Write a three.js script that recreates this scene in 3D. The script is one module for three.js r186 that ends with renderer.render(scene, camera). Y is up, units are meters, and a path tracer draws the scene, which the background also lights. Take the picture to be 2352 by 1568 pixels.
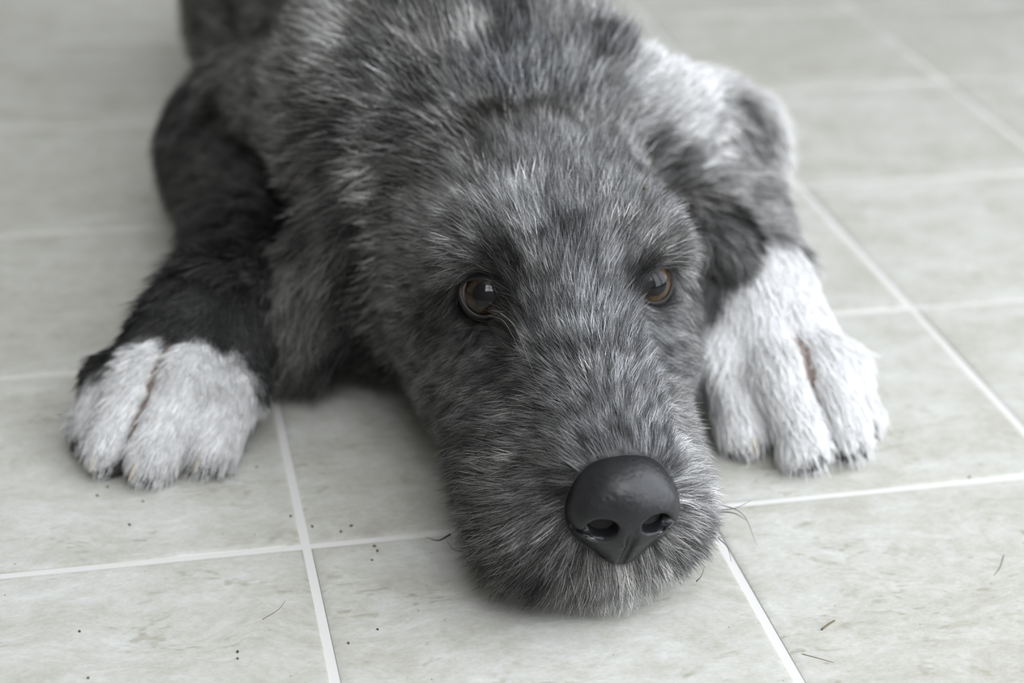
import * as THREE from 'three';
import { mergeGeometries, mergeVertices } from 'three/addons/utils/BufferGeometryUtils.js';
import { RectAreaLightUniformsLib } from 'three/addons/lights/RectAreaLightUniformsLib.js';

// ---------------------------------------------------------------- camera, light and exposure
const scene = new THREE.Scene();
const EYE = new THREE.Vector3(0, 0.3819, 0.55);
const camera = new THREE.PerspectiveCamera(20.7528, 2352 / 1568, 0.05, 60);
camera.position.copy(EYE);
camera.up.set(-0.027765, 0.890321, -0.454487);
camera.lookAt(0, 0.3819 - 0.454662, 0.55 - 0.890664);
camera.focus = 0.642;
camera.userData.fStop = 6.0;
scene.add(camera);
const renderer = new THREE.WebGLRenderer({ antialias: true });
renderer.toneMapping = THREE.LinearToneMapping;
renderer.toneMappingExposure = 2.95;
renderer.shadowMap.enabled = true;
renderer.shadowMap.type = THREE.PCFSoftShadowMap;
RectAreaLightUniformsLib.init();
scene.background = new THREE.Color(0.66, 0.79, 1.0);     // the overcast-blue sky behind the glass doors
scene.backgroundIntensity = 0.9;
// the room: floor level 0, walls at these distances
const ROOM = { x0: -1.9, x1: 0.85, z0: -2.3, z1: 0.95, h: 2.4, t: 0.16 };
// daylight comes in through two glazed openings: a sliding door in the right wall and a window in the wall behind the photographer;
// each pane of them is lit by its own area light, just inside the glass
const DOOR = { z0: -0.6, z1: 0.9, y0: 0.06, y1: 2.06 };
const WINDOW = { x0: -0.2, x1: 0.78, y0: 0.85, y1: 2.28 };
const DOOR_LIGHT = 1.2, WINDOW_LIGHT = 2.95, BAR = 0.05, DOOR_COLOR = new THREE.Color(1.0, 0.975, 0.94), WINDOW_COLOR = new THREE.Color(0.99, 0.985, 0.985);
function daylight(name, w, h, at, to, power, color) {
  const l = new THREE.RectAreaLight(color, power, w, h);
  l.name = name; l.position.set(...at); l.lookAt(...to); scene.add(l);
}
{
  const my = (DOOR.y0 + DOOR.y1) / 2, wy = (WINDOW.y0 + WINDOW.y1) / 2, dm = (DOOR.z0 + DOOR.z1) / 2, wm = (WINDOW.x0 + WINDOW.x1) / 2;
  for (const [a, b] of [[DOOR.z0 + BAR, dm - 0.04], [dm + 0.04, DOOR.z1 - BAR]]) daylight('daylight_door', b - a, DOOR.y1 - DOOR.y0 - 2 * BAR, [ROOM.x1 + 0.06, my, (a + b) / 2], [0, my, (a + b) / 2], DOOR_LIGHT, DOOR_COLOR);
  for (const [a, b] of [[WINDOW.x0 + BAR, wm - 0.03], [wm + 0.03, WINDOW.x1 - BAR]]) daylight('daylight_window', b - a, WINDOW.y1 - WINDOW.y0 - 2 * BAR, [(a + b) / 2, wy, ROOM.z1 + 0.06], [(a + b) / 2, wy, 0], WINDOW_LIGHT, WINDOW_COLOR);
}

// ---------------------------------------------------------------- small helpers
const rng = (seed) => () => { seed = (seed + 0x6d2b79f5) | 0; let t = Math.imul(seed ^ (seed >>> 15), 1 | seed); t = (t + Math.imul(t ^ (t >>> 7), 61 | t)) ^ t; return ((t ^ (t >>> 14)) >>> 0) / 4294967296; };
const used = new Map();
function numbered(name) { const n = used.get(name) ?? 0; used.set(name, n + 1); return n ? name + '_' + String(n).padStart(3, '0') : name; }
function part(name, geometry, material, parent, label, kind) {
  const m = new THREE.Mesh(geometry, material); m.name = numbered(name); m.castShadow = m.receiveShadow = true;
  if (label) m.userData.label = label;
  if (kind) m.userData.kind = kind;
  parent.add(m); return m;
}
function tag(o, label, category, group) { o.userData.label = label; o.userData.category = category; if (group) o.userData.group = group; return o; }
// value noise, 3-D and tileable 2-D
const hash = (x, y, z) => { let h = Math.imul(x | 0, 374761393) ^ Math.imul(y | 0, 668265263) ^ Math.imul(z | 0, 2147483647 ^ 0x3c6ef372); h = Math.imul(h ^ (h >>> 13), 1274126177); return ((h ^ (h >>> 16)) >>> 0) / 4294967296; };
const fade = (t) => t * t * (3 - 2 * t), mix = (a, b, t) => a + (b - a) * t;
function noise3(x, y, z) {
  const i = Math.floor(x), j = Math.floor(y), k = Math.floor(z), u = fade(x - i), v = fade(y - j), w = fade(z - k);
  const c = (a, b, d) => hash(i + a, j + b, k + d);
  return mix(mix(mix(c(0, 0, 0), c(1, 0, 0), u), mix(c(0, 1, 0), c(1, 1, 0), u), v), mix(mix(c(0, 0, 1), c(1, 0, 1), u), mix(c(0, 1, 1), c(1, 1, 1), u), v), w) * 2 - 1;
}
const clamp = (x, a, b) => Math.min(b, Math.max(a, x));
const steps = (x, a, b) => { const t = clamp((x - a) / (b - a), 0, 1); return t * t * (3 - 2 * t); };
const FUR_SHARE = 0.75;   // how densely the coat is planted
// ---------------------------------------------------------------- the room
const paint = new THREE.MeshStandardMaterial({ name: 'wall paint', color: new THREE.Color(0.4, 0.39, 0.36), roughness: 0.9 });
const whitePaint = new THREE.MeshStandardMaterial({ name: 'ceiling paint', color: new THREE.Color(0.6, 0.6, 0.58), roughness: 0.95 });
const frameWhite = new THREE.MeshStandardMaterial({ name: 'white frame', color: new THREE.Color(0.8, 0.8, 0.79), roughness: 0.45 });
const glass = new THREE.MeshPhysicalMaterial({ name: 'window glass', color: 0xffffff, roughness: 0, transmission: 1, thickness: 0, ior: 1.5 });
const boxAt = (x0, x1, y0, y1, z0, z1) => new THREE.BoxGeometry(x1 - x0, y1 - y0, z1 - z0).translate((x0 + x1) / 2, (y0 + y1) / 2, (z0 + z1) / 2);
const struct = (name, parts, m) => { const o = part(name, parts.length > 1 ? mergeGeometries(parts) : parts[0], m, scene); o.name = name; o.userData.kind = 'structure'; return o; };
{
  const { x0, x1, z0, z1, h, t } = ROOM, D = DOOR, W = WINDOW;
  struct('wall_left', [boxAt(x0 - t, x0, -0.02, h, z0 - t, z1 + t)], paint);
  struct('wall_back', [boxAt(x0, x1, -0.02, h, z0 - t, z0)], paint);
  struct('wall_right', [boxAt(x1, x1 + t, -0.02, h, z0 - t, D.z0), boxAt(x1, x1 + t, -0.02, h, D.z1, z1 + t), boxAt(x1, x1 + t, -0.02, D.y0, D.z0, D.z1), boxAt(x1, x1 + t, D.y1, h, D.z0, D.z1)], paint);
  struct('wall_front', [boxAt(x0, W.x0, -0.02, h, z1, z1 + t), boxAt(W.x1, x1, -0.02, h, z1, z1 + t), boxAt(W.x0, W.x1, -0.02, W.y0, z1, z1 + t), boxAt(W.x0, W.x1, W.y1, h, z1, z1 + t)], paint);
  struct('ceiling', [boxAt(x0 - t, x1 + t, h, h + 0.12, z0 - t, z1 + t)], whitePaint);
  const fx = x1 + 0.07, bar = BAR, dm = (D.z0 + D.z1) / 2;
  const d = struct('window_1', [boxAt(fx, fx + bar, D.y0, D.y0 + bar, D.z0, D.z1), boxAt(fx, fx + bar, D.y1 - bar, D.y1, D.z0, D.z1), boxAt(fx, fx + bar, D.y0 + bar, D.y1 - bar, D.z0, D.z0 + bar), boxAt(fx, fx + bar, D.y0 + bar, D.y1 - bar, D.z1 - bar, D.z1), boxAt(fx, fx + bar, D.y0 + bar, D.y1 - bar, dm - 0.04, dm + 0.04)], frameWhite);
  for (const [a, b] of [[D.z0 + bar, dm - 0.04], [dm + 0.04, D.z1 - bar]]) part('pane', boxAt(fx + 0.022, fx + 0.026, D.y0 + bar, D.y1 - bar, a, b), glass, d);
  const fz = z1 + 0.07, mx = (W.x0 + W.x1) / 2, my = (W.y0 + W.y1) / 2;
  const w = struct('window_2', [boxAt(W.x0, W.x1, W.y0, W.y0 + bar, fz, fz + bar), boxAt(W.x0, W.x1, W.y1 - bar, W.y1, fz, fz + bar), boxAt(W.x0, W.x0 + bar, W.y0 + bar, W.y1 - bar, fz, fz + bar), boxAt(W.x1 - bar, W.x1, W.y0 + bar, W.y1 - bar, fz, fz + bar), boxAt(mx - 0.03, mx + 0.03, W.y0 + bar, W.y1 - bar, fz, fz + bar)], frameWhite);
  for (const [a, b] of [[W.x0 + bar, mx - 0.03], [mx + 0.03, W.x1 - bar]]) part('pane', boxAt(a, b, W.y0 + bar, W.y1 - bar, fz + 0.022, fz + 0.026), glass, w);
}

// ---------------------------------------------------------------- the tiled floor
// tile lattice: one corner of the joints at (-0.0739, -0.0283), turned by 13 degrees against the view
const TILE = 0.1524, TURN = 0.2269, TC = Math.cos(TURN), TS = Math.sin(TURN), TX = -0.07391, TZ = -0.02829;
const latticeToWorld = (u, v) => [TX + TC * u * TILE - TS * v * TILE, TZ - TS * u * TILE - TC * v * TILE];   // u to the right, v away
// cloudy stone print: three different tiles, with fine streaks along u and small dark pits
function stoneTexture(seed, side = 1024) {
  const px = new Uint8Array(side * side * 4), r = rng(seed), val = new Float32Array(side * side);
  const per = (x, y, fx, fy, s) => {   // tileable value noise
    const X = x * fx, Y = y * fy, i = Math.floor(X), j = Math.floor(Y), u = fade(X - i), v = fade(Y - j), g = (a, b) => hash((a + fx * 8) % fx, (b + fy * 8) % fy, s);
    return mix(mix(g(i, j), g(i + 1, j), u), mix(g(i, j + 1), g(i + 1, j + 1), u), v) * 2 - 1;
  };
  for (let y = 0; y < side; y++) for (let x = 0; x < side; x++) {
    const a = x / side, b = y / side, wob = per(a, b, 7, 9, seed + 40) * 0.03, bb = (b + wob + 1) % 1;
    const n = per(a, bb, 3, 4, seed) * 0.5 + per(a, bb, 6, 11, seed + 1) * 0.6 + per(a, bb, 13, 27, seed + 2) * 0.6 + per(a, bb, 30, 62, seed + 3) * 0.5 + per(a, bb, 64, 110, seed + 4) * 0.5 + per(a, b, 140, 200, seed + 5) * 0.45 + per(a, b, 300, 340, seed + 8) * 0.3;
    const patch = steps(per(a, bb, 5, 8, seed + 9), -0.3, 0.6);
    const grainy = steps(per(a, bb, 50, 110, seed + 6) * 0.7 + per(a, bb, 17, 37, seed + 7) * 0.6, 0.3, 1.0) * patch;
    val[y * side + x] = n * 0.036 - grainy * 0.085;
  }
  const put = (cx, cy, rx, ry, turn, dark) => {
    const R = Math.ceil(Math.max(rx, ry)) + 1, c = Math.cos(turn), s = Math.sin(turn);
    for (let j = -R; j <= R; j++) for (let i = -R; i <= R; i++) {
      const q = Math.hypot((i * c + j * s) / rx, (-i * s + j * c) / ry); if (q > 1.3) continue;
      const k = ((cy + j + side) % side) * side + ((cx + i + side) % side); val[k] -= dark * (1 - steps(q, 0.5, 1.3));
    }
  };
  for (let i = 0; i < 150; i++) put(r() * side | 0, r() * side | 0, 1 + r() * 6, 0.6 + r() * 1.1, (r() - 0.5) * 0.8, 0.02 + r() * 0.07);
  for (let i = 0; i < 26; i++) put(r() * side | 0, r() * side | 0, 1.2 + r() * 2, 0.9 + r() * 1.1, r() * 3, 0.12 + r() * 0.25);
  for (let k = 0; k < side * side; k++) {
    const v = val[k], warm = clamp(v * 0.35, -0.06, 0.02);
    const L = 0.70 + v;
    px[k * 4] = clamp((L - warm * 0.2) * 255, 0, 255); px[k * 4 + 1] = clamp((L - 0.001) * 255, 0, 255); px[k * 4 + 2] = clamp((L - 0.026 + warm * 0.6) * 255, 0, 255); px[k * 4 + 3] = 255;
  }
  const t = new THREE.DataTexture(px, side, side); t.colorSpace = THREE.SRGBColorSpace; t.magFilter = THREE.LinearFilter; t.minFilter = THREE.LinearFilter; t.wrapS = t.wrapT = THREE.RepeatWrapping; t.needsUpdate = true;
  return t;
}
const stone = [11, 57, 91].map((s) => { const map = stoneTexture(s); return new THREE.MeshPhysicalMaterial({ name: 'stone print', map, bumpMap: map, bumpScale: 0.00035, roughness: 0.42, specularIntensity: 0.8 }); });
const grout = new THREE.MeshStandardMaterial({ name: 'pale grout', color: new THREE.Color(0.57, 0.565, 0.55), roughness: 0.8 });
function tileGeometry(spin) {
  const half = TILE / 2 - 0.0015, rings = [[0, -0.004], [0, -0.0009], [0.0006, -0.0005], [0.0016, -0.00018], [0.0034, 0]], pos = [], uv = [], index = [], N = 5;
  const corner = (inset, y) => { for (const [sx, sz] of [[-1, -1], [1, -1], [1, 1], [-1, 1]]) { const x = sx * (half - inset), z = sz * (half - inset); pos.push(x, y, z); const c = Math.cos(spin * Math.PI), s = 1; uv.push((x / TILE) * c + 0.5, (z / TILE) * c * s + 0.5); } };
  rings.forEach((r) => corner(...r));
  for (let k = 0; k < N - 1; k++) for (let i = 0; i < 4; i++) { const a = k * 4 + i, b = k * 4 + ((i + 1) % 4); index.push(a, a + 4, b, b, a + 4, b + 4); }
  const t = (N - 1) * 4; index.push(t, t + 2, t + 1, t, t + 3, t + 2);
  const g = new THREE.BufferGeometry(); g.setAttribute('position', new THREE.Float32BufferAttribute(pos, 3)); g.setAttribute('uv', new THREE.Float32BufferAttribute(uv, 2)); g.setIndex(index); g.computeVertexNormals();
  return g;
}
{
  const { x0, x1, z0, z1, t } = ROOM;
  const floor = struct('floor', [boxAt(x0 - t, x1 + t, -0.1, -0.0008, z0 - t, z1 + t)], grout);
  const shapes = [tileGeometry(0), tileGeometry(1)], r = rng(5), cells = [];
  for (let u = -20; u < 20; u++) for (let v = -20; v < 24; v++) {
    const [x, z] = latticeToWorld(u + 0.5, v + 0.5);
    if (x < x0 - 0.08 || x > x1 + 0.08 || z < z0 - 0.08 || z > z1 + 0.08) continue;
    cells.push({ x, z, far: Math.hypot(x - 0.0, (z + 0.25) * 0.9), m: Math.floor(r() * 3), s: Math.floor(r() * 2) });
  }
  cells.sort((a, b) => a.far - b.far);
  const near = cells.slice(0, 120), rest = cells.slice(120);
  for (const c of near) { const o = part('tile', shapes[c.s], stone[c.m], floor); o.position.set(c.x, 0, c.z); o.rotation.y = TURN; }
  const many = new THREE.InstancedMesh(shapes[0], stone[1], rest.length); many.name = 'outer_tiles'; many.userData.kind = 'stuff'; many.receiveShadow = true;
  const m = new THREE.Matrix4(), q = new THREE.Quaternion().setFromAxisAngle(new THREE.Vector3(0, 1, 0), TURN), one = new THREE.Vector3(1, 1, 1);
  rest.forEach((c, i) => many.setMatrixAt(i, m.compose(new THREE.Vector3(c.x, 0, c.z), q, one)));
  floor.add(many);
}
// ---------------------------------------------------------------- the dog's shape: a field of joined tapered limbs
const smin = (a, b, k) => { const h = Math.max(k - Math.abs(a - b), 0) / k; return Math.min(a, b) - h * h * k * 0.25; };
const smax = (a, b, k) => -smin(-a, -b, k);
const YAW = 0.2182, HX = 0.0202, HY = 0.088, HZ = -0.0615, CY = Math.cos(YAW), SY = Math.sin(YAW);
// head frame: a to the side, b up, c towards the nose (metres), origin midway between the eyes
const headPoint = (a, b, c) => [HX + a * CY + c * SY, HY + b, HZ - a * SY + c * CY];
const headDir = (a, b, c) => [a * CY + c * SY, b, -a * SY + c * CY];
const toHead = (x, y, z) => { const dx = x - HX, dz = z - HZ; return [dx * CY - dz * SY, y - HY, dx * SY + dz * CY]; };
function capsule(a, ra, b, rb, k = 0.012) {
  const dx = b[0] - a[0], dy = b[1] - a[1], dz = b[2] - a[2], l2 = dx * dx + dy * dy + dz * dz || 1e-12, R = Math.max(ra, rb);
  const mx = (a[0] + b[0]) / 2, my = (a[1] + b[1]) / 2, mz = (a[2] + b[2]) / 2, reach = Math.sqrt(l2) / 2 + R;
  const f = (x, y, z) => {
    const px = x - a[0], py = y - a[1], pz = z - a[2]; let t = (px * dx + py * dy + pz * dz) / l2; t = t < 0 ? 0 : t > 1 ? 1 : t;
    return Math.hypot(px - dx * t, py - dy * t, pz - dz * t) - (ra + (rb - ra) * t);
  };
  return { f, k, c: [mx, my, mz], reach };
}
function ellipsoid(c, r, k = 0.012, axes) {   // axes: three unit vectors, default the world's
  const A = axes || [[1, 0, 0], [0, 1, 0], [0, 0, 1]], R = Math.max(...r);
  const f = (x, y, z) => {
    const px = x - c[0], py = y - c[1], pz = z - c[2];
    const u = (px * A[0][0] + py * A[0][1] + pz * A[0][2]) / r[0], v = (px * A[1][0] + py * A[1][1] + pz * A[1][2]) / r[1], w = (px * A[2][0] + py * A[2][1] + pz * A[2][2]) / r[2];
    const k0 = Math.hypot(u, v, w), k1 = Math.hypot(u / r[0], v / r[1], w / r[2]);
    return k0 < 1e-6 ? -Math.min(...r) : (k0 * (k0 - 1)) / k1;
  };
  return { f, k, c, reach: R };
}
const HEAD_AXES = [headDir(1, 0, 0), [0, 1, 0], headDir(0, 0, 1)];
const hCap = (a, ra, b, rb, k) => capsule(headPoint(...a), ra, headPoint(...b), rb, k);
const hEll = (c, r, k) => ellipsoid(headPoint(...c), r, k, HEAD_AXES);
const unit = (v) => { const l = Math.hypot(...v) || 1; return v.map((x) => x / l); };
const cross3 = (a, b) => [a[1] * b[2] - a[2] * b[1], a[2] * b[0] - a[0] * b[2], a[0] * b[1] - a[1] * b[0]];
const dot3 = (a, b) => a[0] * b[0] + a[1] * b[1] + a[2] * b[2];
const frame = (n, up = [0, 1, 0]) => { const c = unit(n), a = unit(cross3(up, c)); return [a, cross3(c, a), c]; };   // side, up, out
// an ear flap: an ellipsoid, thin along its own outward axis
const flap = (c, out, hang, r, k = 0.006) => { const n = unit(out), d = unit(hang.map((h, i) => h - n[i] * dot3(hang, n))); return ellipsoid(c, r, k, [cross3(d, n), d, n]); };

// eyes: centre of each ball and the way it looks
const EYES = [
  { at: headPoint(-0.0292, 0.0014, -0.0058), look: unit(headDir(-0.34, 0.3, 0.9)) },
  { at: headPoint(0.0303, 0.0005, -0.008), look: unit(headDir(0.4, 0.3, 0.9)) },
];
const EYE_R = 0.0105;

const TRUNK = [
  ellipsoid([-0.034, 0.094, -0.27], [0.062, 0.074, 0.11], 0.03),
  capsule([-0.044, 0.096, -0.3], 0.064, [-0.1, 0.096, -0.52], 0.074, 0.03),
  ellipsoid([-0.135, 0.062, -0.5], [0.05, 0.055, 0.09], 0.03),
  hCap([0, -0.02, -0.075], 0.048, [-0.012, -0.004, -0.16], 0.07, 0.03),
  capsule([-0.05, 0.11, -0.185], 0.032, [0.016, 0.118, -0.202], 0.029, 0.02),
  capsule([-0.035, 0.045, -0.165], 0.042, [-0.03, 0.06, -0.23], 0.055, 0.02),
];
const RIGHT_LEG = [   // the dog's right foreleg, dark with a white foot
  capsule([-0.068, 0.1, -0.215], 0.04, [-0.131, 0.064, -0.312], 0.029, 0.012),
  capsule([-0.139, 0.046, -0.31], 0.034, [-0.112, 0.042, -0.215], 0.027, 0.01),
  capsule([-0.112, 0.042, -0.215], 0.027, [-0.115, 0.036, -0.145], 0.0225, 0.012),
];
const LEFT_LEG = [
  capsule([0.04, 0.095, -0.21], 0.036, [0.094, 0.066, -0.274], 0.029, 0.016),
  capsule([0.094, 0.058, -0.274], 0.026, [0.091, 0.05, -0.215], 0.0235, 0.01),
  capsule([0.093, 0.052, -0.215], 0.025, [0.099, 0.042, -0.165], 0.0245, 0.014),
];
// toes: three joints each (root, knuckle, tip) with radii; joined tightly so that the clefts stay
const toe = (p, r) => [capsule(p[0], r[0], p[1], r[1], 0.004), capsule(p[1], r[1], p[2], r[2], 0.004)];
const RIGHT_TOES = [
  [[-0.142, 0.033, -0.122], [-0.1575, 0.025, -0.104], [-0.1645, 0.0125, -0.092]],
  [[-0.133, 0.037, -0.122], [-0.1455, 0.0325, -0.097], [-0.1545, 0.0125, -0.078]],
  [[-0.123, 0.037, -0.122], [-0.1255, 0.034, -0.093], [-0.1375, 0.0118, -0.0725]],
  [[-0.113, 0.034, -0.122], [-0.1085, 0.028, -0.098], [-0.1155, 0.0118, -0.0805]],
];
const LEFT_TOES = [
  [[0.09, 0.036, -0.151], [0.0865, 0.03, -0.125], [0.0935, 0.0118, -0.106]],
  [[0.1, 0.042, -0.148], [0.1065, 0.034, -0.116], [0.117, 0.0118, -0.0955]],
  [[0.11, 0.042, -0.148], [0.1245, 0.034, -0.122], [0.135, 0.0122, -0.104]],
  [[0.118, 0.036, -0.148], [0.1345, 0.026, -0.132], [0.142, 0.0118, -0.12]],
];
const TOE_R = [0.0108, 0.0102, 0.009];
const chain = (list, x, y, z, d = 1e3) => { for (const p of list) d = smin(d, p.f(x, y, z), p.k); return d; };
const rightToes = RIGHT_TOES.map((p) => toe(p, TOE_R)), leftToes = LEFT_TOES.map((p) => toe(p, TOE_R));
const PAWS = [
  { toes: rightToes, palm: capsule([-0.12, 0.036, -0.145], 0.0235, [-0.126, 0.031, -0.13], 0.024, 0.01), c: [-0.135, 0.03, -0.1] },
  { toes: leftToes, palm: capsule([0.099, 0.041, -0.165], 0.026, [0.104, 0.035, -0.148], 0.026, 0.01), c: [0.113, 0.03, -0.128] },
];
const HEAD = [
  hEll([0, -0.012, -0.052], [0.046, 0.043, 0.058], 0.02),
  hEll([-0.024, 0.008, -0.02], [0.02, 0.018, 0.02], 0.016), hEll([0.026, 0.008, -0.02], [0.02, 0.018, 0.02], 0.016),
  hEll([-0.0315, -0.036, -0.042], [0.019, 0.034, 0.034], 0.02), hEll([0.037, -0.036, -0.042], [0.02, 0.032, 0.034], 0.02),
  hCap([0, -0.004, -0.005], 0.02, [0, -0.0345, 0.072], 0.018, 0.02),
  hCap([-0.0165, -0.042, -0.005], 0.0255, [-0.0175, -0.055, 0.06], 0.0235, 0.02),
  hCap([0.017, -0.042, -0.005], 0.025, [0.0145, -0.054, 0.06], 0.0215, 0.02),
  hCap([0, -0.066, -0.04], 0.018, [0, -0.071, 0.06], 0.013, 0.016),
];
const EARS = [
  flap([-0.065, 0.076, -0.142], headDir(-0.6, 0.5, 0.6), [-0.5, -1, 0.2], [0.02, 0.017, 0.008]),
  flap([-0.079, 0.048, -0.138], headDir(-0.5, 0.3, 0.8), [-0.25, -1, 0.1], [0.02, 0.032, 0.0065]),
  flap([0.0785, 0.0815, -0.147], headDir(0.35, 0.7, 0.5), [0.95, -0.35, 0.1], [0.015, 0.024, 0.007]),
  flap([0.0815, 0.061, -0.148], headDir(0.5, 0.3, 0.8), [-0.2, -1, 0.1], [0.012, 0.023, 0.006]),
];
function pawField(p, x, y, z) {
  if (Math.hypot(x - p.c[0], y - p.c[1], z - p.c[2]) > 0.12) return Math.hypot(x - p.c[0], y - p.c[1], z - p.c[2]) - 0.07;
  // the middle cleft is deep; the outer toes lie close against their neighbours
  const e = p.toes.map((t) => smin(t[0].f(x, y, z), t[1].f(x, y, z), 0.006));
  const d = smin(smin(e[0], e[1], 0.005), smin(e[2], e[3], 0.005), 0.0015);
  return smin(d, p.palm.f(x, y, z), 0.01);
}
function dogField(x, y, z) {
  let d = chain(TRUNK, x, y, z);
  d = smin(d, chain(HEAD, x, y, z), 0.02);
  d = smin(d, smin(chain(RIGHT_LEG, x, y, z), pawField(PAWS[0], x, y, z), 0.012), 0.012);
  d = smin(d, smin(chain(LEFT_LEG, x, y, z), pawField(PAWS[1], x, y, z), 0.012), 0.012);
  d = chain(EARS, x, y, z, d);
  for (const e of EYES) d = smax(d, EYE_R + 0.0006 - Math.hypot(x - e.at[0], y - e.at[1], z - e.at[2]), 0.003);
  return smax(d, 0.0015 - y, 0.004);
}
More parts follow.
